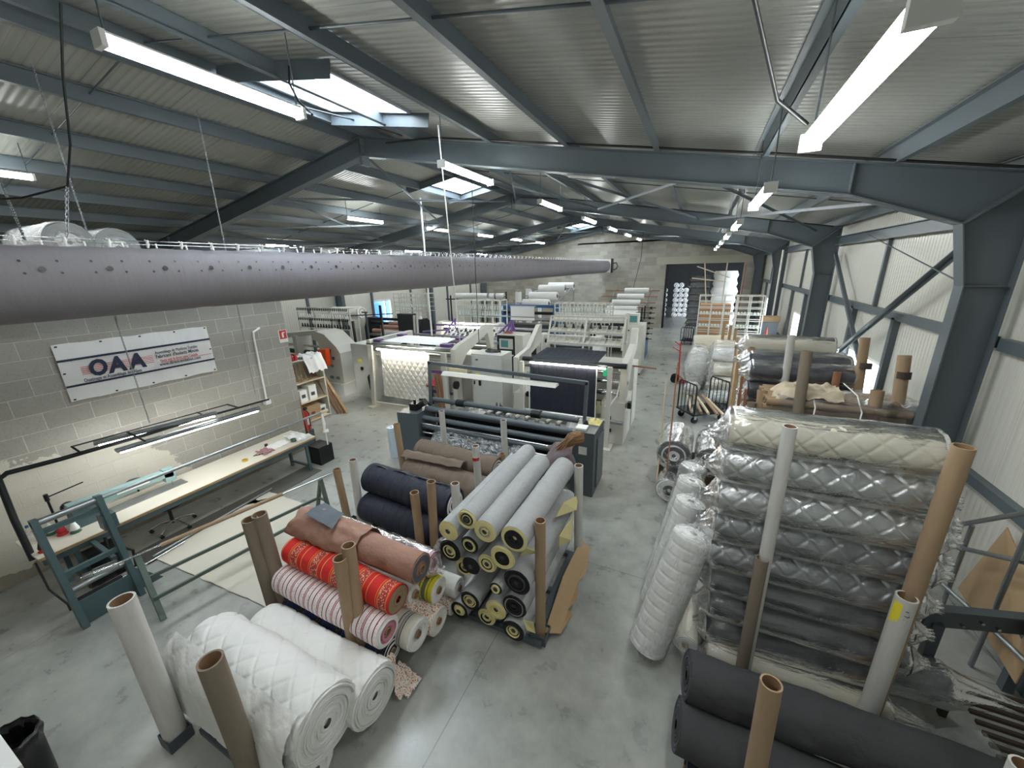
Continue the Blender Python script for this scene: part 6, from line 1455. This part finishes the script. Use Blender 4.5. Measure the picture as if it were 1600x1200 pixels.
cones([(-13.0+.25*i, 14.9, 1.9) for i in range(5)], whitep, 'white cone on the dark machine by the blue window', 'white cones by the blue window', .09, .14)
for x0, x1, lab in ((-12.0, -9.95, 'long white roll'), (-9.85, -9.55, 'short white roll'), (-9.45, -9.0, 'right white roll')):
    roll((x0, 18.0, 2.78), (x1, 18.0, 2.78), .15, white_ply, lab+' on the shaft in front of the left of the back wall', ends=WE, wob=.01, nu=8, nv=28)
one(MB().bar((-12.6, 18.0, 2.6), (-8.8, 18.0, 2.6), .06, .06).bar((-12.3, 18, 0), (-12.3, 18, 2.8), .06, .06, (0,1,0)).bar((-9.5, 18, 0), (-9.5, 18, 2.8), .06, .06, (0,1,0)).bar((-8.9, 18, 0), (-8.9, 18, 3.0), .06, .06, (0,1,0)), 'roll_stand', blackm, 'dark stand carrying the row of white rolls on the left', 'stand')
far_machine(-8.6, -5.6, 16.4, 2.5, 'black and blue machine with a white sheet in front of the back wall', bluep)
b = MB(); b.grid(lambda i, j: (-7.85+1.2*i/10, 16.3+.01*math.sin(i), 2.45-.62*j/8), 10, 8); b.bar((-7.9, 16.32, 2.47), (-6.6, 16.32, 2.47), .02, .02); one(b, 'white_sheet', white_quilt, 'white sheet hanging from the black and blue machine', 'fabric')
creel(-5.3, -3.05, 15.2, 2.0, 2.72, 'bobbin creel behind the rack of the navy quilting machine', rows=5, uprights=8)
cones([(-5.2+.118*i, 15.25, 2.12) for i in range(18)], glassgreen, 'pale green bobbin on the creel behind the navy machine, lower row', 'lower cones behind the navy machine', .05, .22)
cones([(-5.2+.118*i, 15.55, 2.35) for i in range(18)], glassgreen, 'pale green bobbin on the creel behind the navy machine, upper row', 'upper cones behind the navy machine', .05, .18)
far_machine(-5.4, -3.0, 13.4, 1.7, 'cream machine under the creel behind the navy machine', cream)
MBs = MB()
for x0, x1, y, z, lab in ((-9.35, -7.75, 21.2, 2.15, 'nearest big white roll of the left unwinding rack'), (-9.35, -7.6, 22.2, 2.5, 'second big white roll of the left unwinding rack'), (-9.2, -7.5, 23.4, 2.86, 'third big white roll of the left unwinding rack'), (-9.0, -7.3, 24.6, 2.95, 'farthest big white roll of the left unwinding rack')):
    roll((x0, y, z), (x1, y, z), .24, white_ply, lab, ends=[(white_ply, .55), (black_foam, .45)] , wob=.01, nu=8, nv=30)
r = thing('unwinding_rack', 'steel rack carrying four big white rolls before the back wall', 'rack', (-8.4, 22.9, 0))
for yk, zk in ((21.2, 2.15), (22.2, 2.5), (23.4, 2.86), (24.6, 2.95)): MB().cyl((-9.8, yk, zk), (-7.2, yk, zk), .03, n=8).build('shaft', galv, r)
for x in (-9.6, -7.4): MB().bar((x, 20.8, 1.95), (x, 25, 3.0), .06, .08).bar((x, 20.9, 0), (x, 20.9, 1.9), .06, .06, (0,1,0)).bar((x, 24.9, 0), (x, 24.9, 2.9), .06, .06, (0,1,0)).build('side_frame', galv, r)
for x, y, z, lab in ((-11.4, 25.0, 2.55, 'left'), (-10.7, 25.2, 2.75, 'middle'), (-9.9, 25.3, 2.7, 'right')):
    roll((x, y, .0), (x, y, z), .22 if lab != 'right' else .15, white_ply, '%s upright white roll against the back wall' % lab, ends=WE, wob=.02, nu=8, nv=24)
for i, (x0, x1, y, z) in enumerate(((-4.3, -2.75, 20.6, 2.0), (-4.2, -2.75, 21.4, 2.25), (-4.1, -2.7, 22.3, 2.5), (-3.9, -2.6, 23.4, 2.75))):
    roll((x0, y, z), (x1, y, z), .15, white_ply, '%s white roll of the right unwinding rack' % ('nearest', 'second', 'third', 'farthest')[i], ends=WE, wob=.01, nu=8, nv=28)
r = thing('unwinding_rack', 'steel rack of four white rolls left of the opening', 'rack', (-3.4, 22, 0))
for x in (-4.45, -2.5):
    b = MB(); b.bar((x, 20.2, 1.85), (x, 24, 2.8), .05, .07)
    for k in range(4): b.bar((x, 20.5+.95*k, 0), (x, 20.5+.95*k, 1.95+.25*k), .05, .05, (0,1,0))
    b.build('side_frame', galv, r)
b = MB()
for yk, zk in ((20.6, 2.0), (21.4, 2.25), (22.3, 2.5), (23.4, 2.75)): b.cyl((-5.0, yk, zk), (-2.0, yk, zk), .03, n=8)
b.build('shafts', woodred, r)
MB().grid(lambda i, j: (-4.3+1.6*i/8, 20.4-.5*j/6, 1.95-.5*j/6), 8, 6).build('white_web', white_ply, r)
far_machine(-4.6, -2.2, 18.4, 1.7, 'machine with blue side and many guides left of the opening', blackm)
r = thing('roller_tower', 'tower of rods and guides with a blue base beside the aisle', 'machine', (-2.1, 18.8, 0))
b = MB()
for y in (18.3, 19.3): b.bar((-2.25, y, 0), (-2.25, y, 2.3), .06, .06, (0,1,0))
for k in range(7): b.cyl((-2.6, 18.35+.13*k, .9+.22*k), (-1.75, 18.35+.13*k, .9+.22*k), .018, n=8); b.cyl((-2.0, 18.35+.13*k, .9+.22*k), (-1.9, 18.35+.13*k, .9+.22*k), .05, n=10)
b.build('rods', blackm, r); MB().box((-2.5, 18.2, 0), (-2.0, 19.4, .8)).build('blue_base', bluep, r)
# rails of the walkway barrier
one(MB().path([(-7.4, 13.1, 0), (-7.4, 13.1, 2.32), (-7.3, 13.1, 2.4), (-5.2, 13.1, 2.4), (-5.1, 13.1, 2.32), (-5.1, 13.1, 0)], .02, 8), 'tubular_barrier', galv, 'light tubular barrier behind the computer cabinet', 'barrier')
r = thing('grey_wall_cabinet', 'blue-grey box cabinet by the third column on the right wall', 'cabinet', (2.75, 19.2, 0))
MB().box((2.5, 18.9, 0), (3.05, 19.7, 1.75)).build('cabinet_body', steel, r); MB().box((2.45, 19.0, 1.75), (3.1, 19.6, 1.95)).build('box_on_top', card, r)
heap('red_bag_heap', 'red and orange bags near the creel at the right wall', (2.45, 17.2, 1.0), (.5, .5), .5, mat('red_orange_mix', 'b8503a', .7, 0, .4, 12), seed=2, cat='bags')
one(MB().box((2.2, 16.95, 0), (2.7, 17.45, 1.0)), 'storage_box', card, 'brown box under the red bags by the right wall', 'box')

# ================================================================== PERSON
def skinned(name, nodes, edges, m, parent=None, sub=2):
    off = parent.location if parent is not None else Vector((0,0,0))
    names = list(nodes); base = Vector((-2.2, 5.62, 0)) if parent is None else Vector(off)
    me = bpy.data.meshes.new(name); me.from_pydata([tuple(Vector(nodes[k][0])-base) for k in names], [(names.index(a), names.index(b)) for a, b in edges], [])
    o = bpy.data.objects.new(name, me); COL.objects.link(o)
    if parent is None: o.location = base
    else: o.parent = parent
    md = o.modifiers.new('skin', 'SKIN'); md.use_smooth_shade = True
    for i, k in enumerate(names):
        rr = nodes[k][1]; rr = rr if isinstance(rr, tuple) else (rr, rr)
        me.skin_vertices[0].data[i].radius = rr; me.skin_vertices[0].data[i].use_root = (i == 0)
    s_ = o.modifiers.new('sub', 'SUBSURF'); s_.levels = sub; s_.render_levels = sub
    me.materials.append(m); return o
nd = {'pelvis': ((-2.08, 5.6, .76), (.15, .12)), 'waist': ((-2.0, 5.65, .90), (.13, .11)), 'chest': ((-1.86, 5.77, 1.07), (.17, .12)), 'neckb': ((-1.75, 5.85, 1.17), .06), 'neck': ((-1.71, 5.88, 1.22), .05),
      'skull': ((-1.66, 5.93, 1.27), (.085, .09)), 'crown': ((-1.60, 5.96, 1.30), (.08, .085)),
      'ls': ((-1.98, 5.93, 1.12), .055), 'le': ((-2.16, 6.12, .93), .042), 'lw': ((-2.3, 6.28, .86), .03), 'lh': ((-2.34, 6.33, .84), (.035, .02)),
      'rs': ((-1.71, 5.68, 1.08), .055), 're': ((-1.62, 5.72, .84), .042), 'rw': ((-1.80, 5.95, .80), .03), 'rh': ((-1.82, 6.01, .80), (.035, .02)),
      'lhip': ((-2.16, 5.67, .72), .10), 'lk': ((-2.15, 5.95, .46), .062), 'la': ((-2.25, 5.72, .09), .04), 'lt': ((-2.16, 5.86, .035), .035),
      'rhip': ((-2.0, 5.53, .72), .10), 'rk': ((-1.88, 5.78, .46), .062), 'ra': ((-2.0, 5.52, .09), .04), 'rt': ((-1.9, 5.65, .035), .035)}
ed = [('pelvis', 'waist'), ('waist', 'chest'), ('chest', 'neckb'), ('neckb', 'neck'), ('neck', 'skull'), ('skull', 'crown'), ('chest', 'ls'), ('ls', 'le'), ('le', 'lw'), ('lw', 'lh'), ('chest', 'rs'), ('rs', 're'), ('re', 'rw'), ('rw', 'rh'),
      ('pelvis', 'lhip'), ('lhip', 'lk'), ('lk', 'la'), ('la', 'lt'), ('pelvis', 'rhip'), ('rhip', 'rk'), ('rk', 'ra'), ('ra', 'rt')]
for s_, hv, dv in (('l', Vector((-2.34, 6.33, .84)), Vector((-.35, .8, -.35))), ('r', Vector((-1.82, 6.01, .80)), Vector((-.1, .95, -.1)))):
    dv.normalize(); sd = dv.cross(Vector((0, 0, 1))).normalized()
    for k, (o_, ln) in enumerate(((-.026, .062), (-.009, .075), (.009, .07), (.026, .055))):
        a = hv+dv*.03+sd*o_; b_ = a+dv*ln*.55; c_ = b_+dv*ln*.35+Vector((0, 0, -.018))
        for nm, pp, rr in (('a', a, .010), ('b', b_, .009), ('c', c_, .0075)): nd['%sf%d%s' % (s_, k, nm)] = (tuple(pp), rr)
        ed += [(s_+'h', '%sf%da' % (s_, k)), ('%sf%da' % (s_, k), '%sf%db' % (s_, k)), ('%sf%db' % (s_, k), '%sf%dc' % (s_, k))]
    t0 = hv-dv*.01+sd*.034; t1 = t0+dv*.03+sd*.02
    nd[s_+'t0'] = (tuple(t0), .011); nd[s_+'t1'] = (tuple(t1), .009); ed += [(s_+'h', s_+'t0'), (s_+'t0', s_+'t1')]
P = skinned('person', nd, ed, skin)
tag(P, 'person with long auburn hair in a brown-grey jacket bending over the slitting machine', 'person')
cl_ = {'a': ((-2.09, 5.6, .72), (.19, .16)), 'b': ((-2.0, 5.65, .90), (.17, .145)), 'c': ((-1.86, 5.77, 1.07), (.20, .15)), 'd': ((-1.76, 5.84, 1.16), .085),
       'ls': ((-1.98, 5.93, 1.12), .08), 'le': ((-2.16, 6.12, .93), .06), 'lw': ((-2.285, 6.265, .865), .046), 'rs': ((-1.71, 5.68, 1.08), .08), 're': ((-1.62, 5.72, .84), .062), 'rw': ((-1.795, 5.93, .80), .046)}
skinned('jacket', cl_, [('a', 'b'), ('b', 'c'), ('c', 'd'), ('c', 'ls'), ('ls', 'le'), ('le', 'lw'), ('c', 'rs'), ('rs', 're'), ('re', 'rw')], jacket, P)
tr_ = {'p': ((-2.08, 5.6, .74), (.16, .14)), 'lh': ((-2.16, 5.67, .70), .115), 'lk': ((-2.15, 5.95, .46), .08), 'la': ((-2.25, 5.72, .12), .06), 'rh': ((-2.0, 5.53, .70), .115), 'rk': ((-1.88, 5.78, .46), .08), 'ra': ((-2.0, 5.52, .12), .06)}
skinned('trousers', tr_, [('p', 'lh'), ('lh', 'lk'), ('lk', 'la'), ('p', 'rh'), ('rh', 'rk'), ('rk', 'ra')], trousers, P)
for a, t in (((-2.26, 5.71, .05), (-2.14, 5.88, .045)), ((-2.01, 5.51, .05), (-1.88, 5.67, .045))):
    o = skinned('shoe', {'a': (a, (.05, .045)), 'b': (((a[0]+t[0])/2, (a[1]+t[1])/2, .045), (.048, .04)), 'c': (t, (.04, .03))}, [('a', 'b'), ('b', 'c')], black, P)
b = MB()
def hair(i, j):
    u = i/26; a = 2*PI*j/36
    # cap over the back and top of the head, then falling strands towards the back and viewer
    c0 = Vector((-1.615, 5.95, 1.305)); c1 = Vector((-1.76, 5.85, 1.27)); c2 = Vector((-1.88, 5.76, 1.13))
    if u < .5: c = c0.lerp(c1, (u*2)**1.4)
    else: c = c1.lerp(c2, (u-.5)*2)
    rr = .108*(1 if u < .3 else 1-.45*(u-.3)/.7)
    n_ = 1+.3*noise.noise(Vector((math.cos(a)*5, math.sin(a)*5, u*2.5)))+.10*math.sin(a*11+u*5)+.05*math.sin(a*17-u*9)
    d = (c1-c0).normalized(); s1 = d.cross(Vector((0,0,1))).normalized(); s2 = s1.cross(d)
    if i == 0: rr = .02; c = c0-d*.09
    elif i < 4: c = c0-d*(.085*(1-i/4)); rr = .112*math.sqrt(max(0, 1-(1-i/4)**2))
    return c+s1*(rr*n_*math.cos(a))+s2*(rr*n_*math.sin(a)*(1 if math.sin(a) > 0 else .75))
b.grid(hair, 26, 36)
rs = random.Random(5)
for k in range(90):
    a = rs.uniform(0, 2*PI); h0 = Vector((-1.60, 5.955, 1.31)); o_ = Vector((math.cos(a)*.07, math.sin(a)*.07, .085*rs.uniform(.2, 1)))
    e_ = Vector((-1.89+rs.uniform(-.09, .08), 5.74+rs.uniform(-.08, .08), 1.10+rs.uniform(-.07, .08))); m1 = Vector((-1.72+rs.uniform(-.05, .05), 5.87+rs.uniform(-.07, .07), 1.33+rs.uniform(-.05, .03)))
    b.path([h0+o_, h0.lerp(m1, .5)+o_*.9, m1+o_*.4, m1.lerp(e_, .5)+Vector((0, 0, .05)), e_], [.006, .013, .014, .012, .005], 5)
b.build('hair', hairm, P)
fc = MB(); fc.lathe([(.0, 0), (.012, .002), (.010, .02), (0, .03)], (-1.585, 5.995, 1.215), 8); fc.build('nose', skin, P)
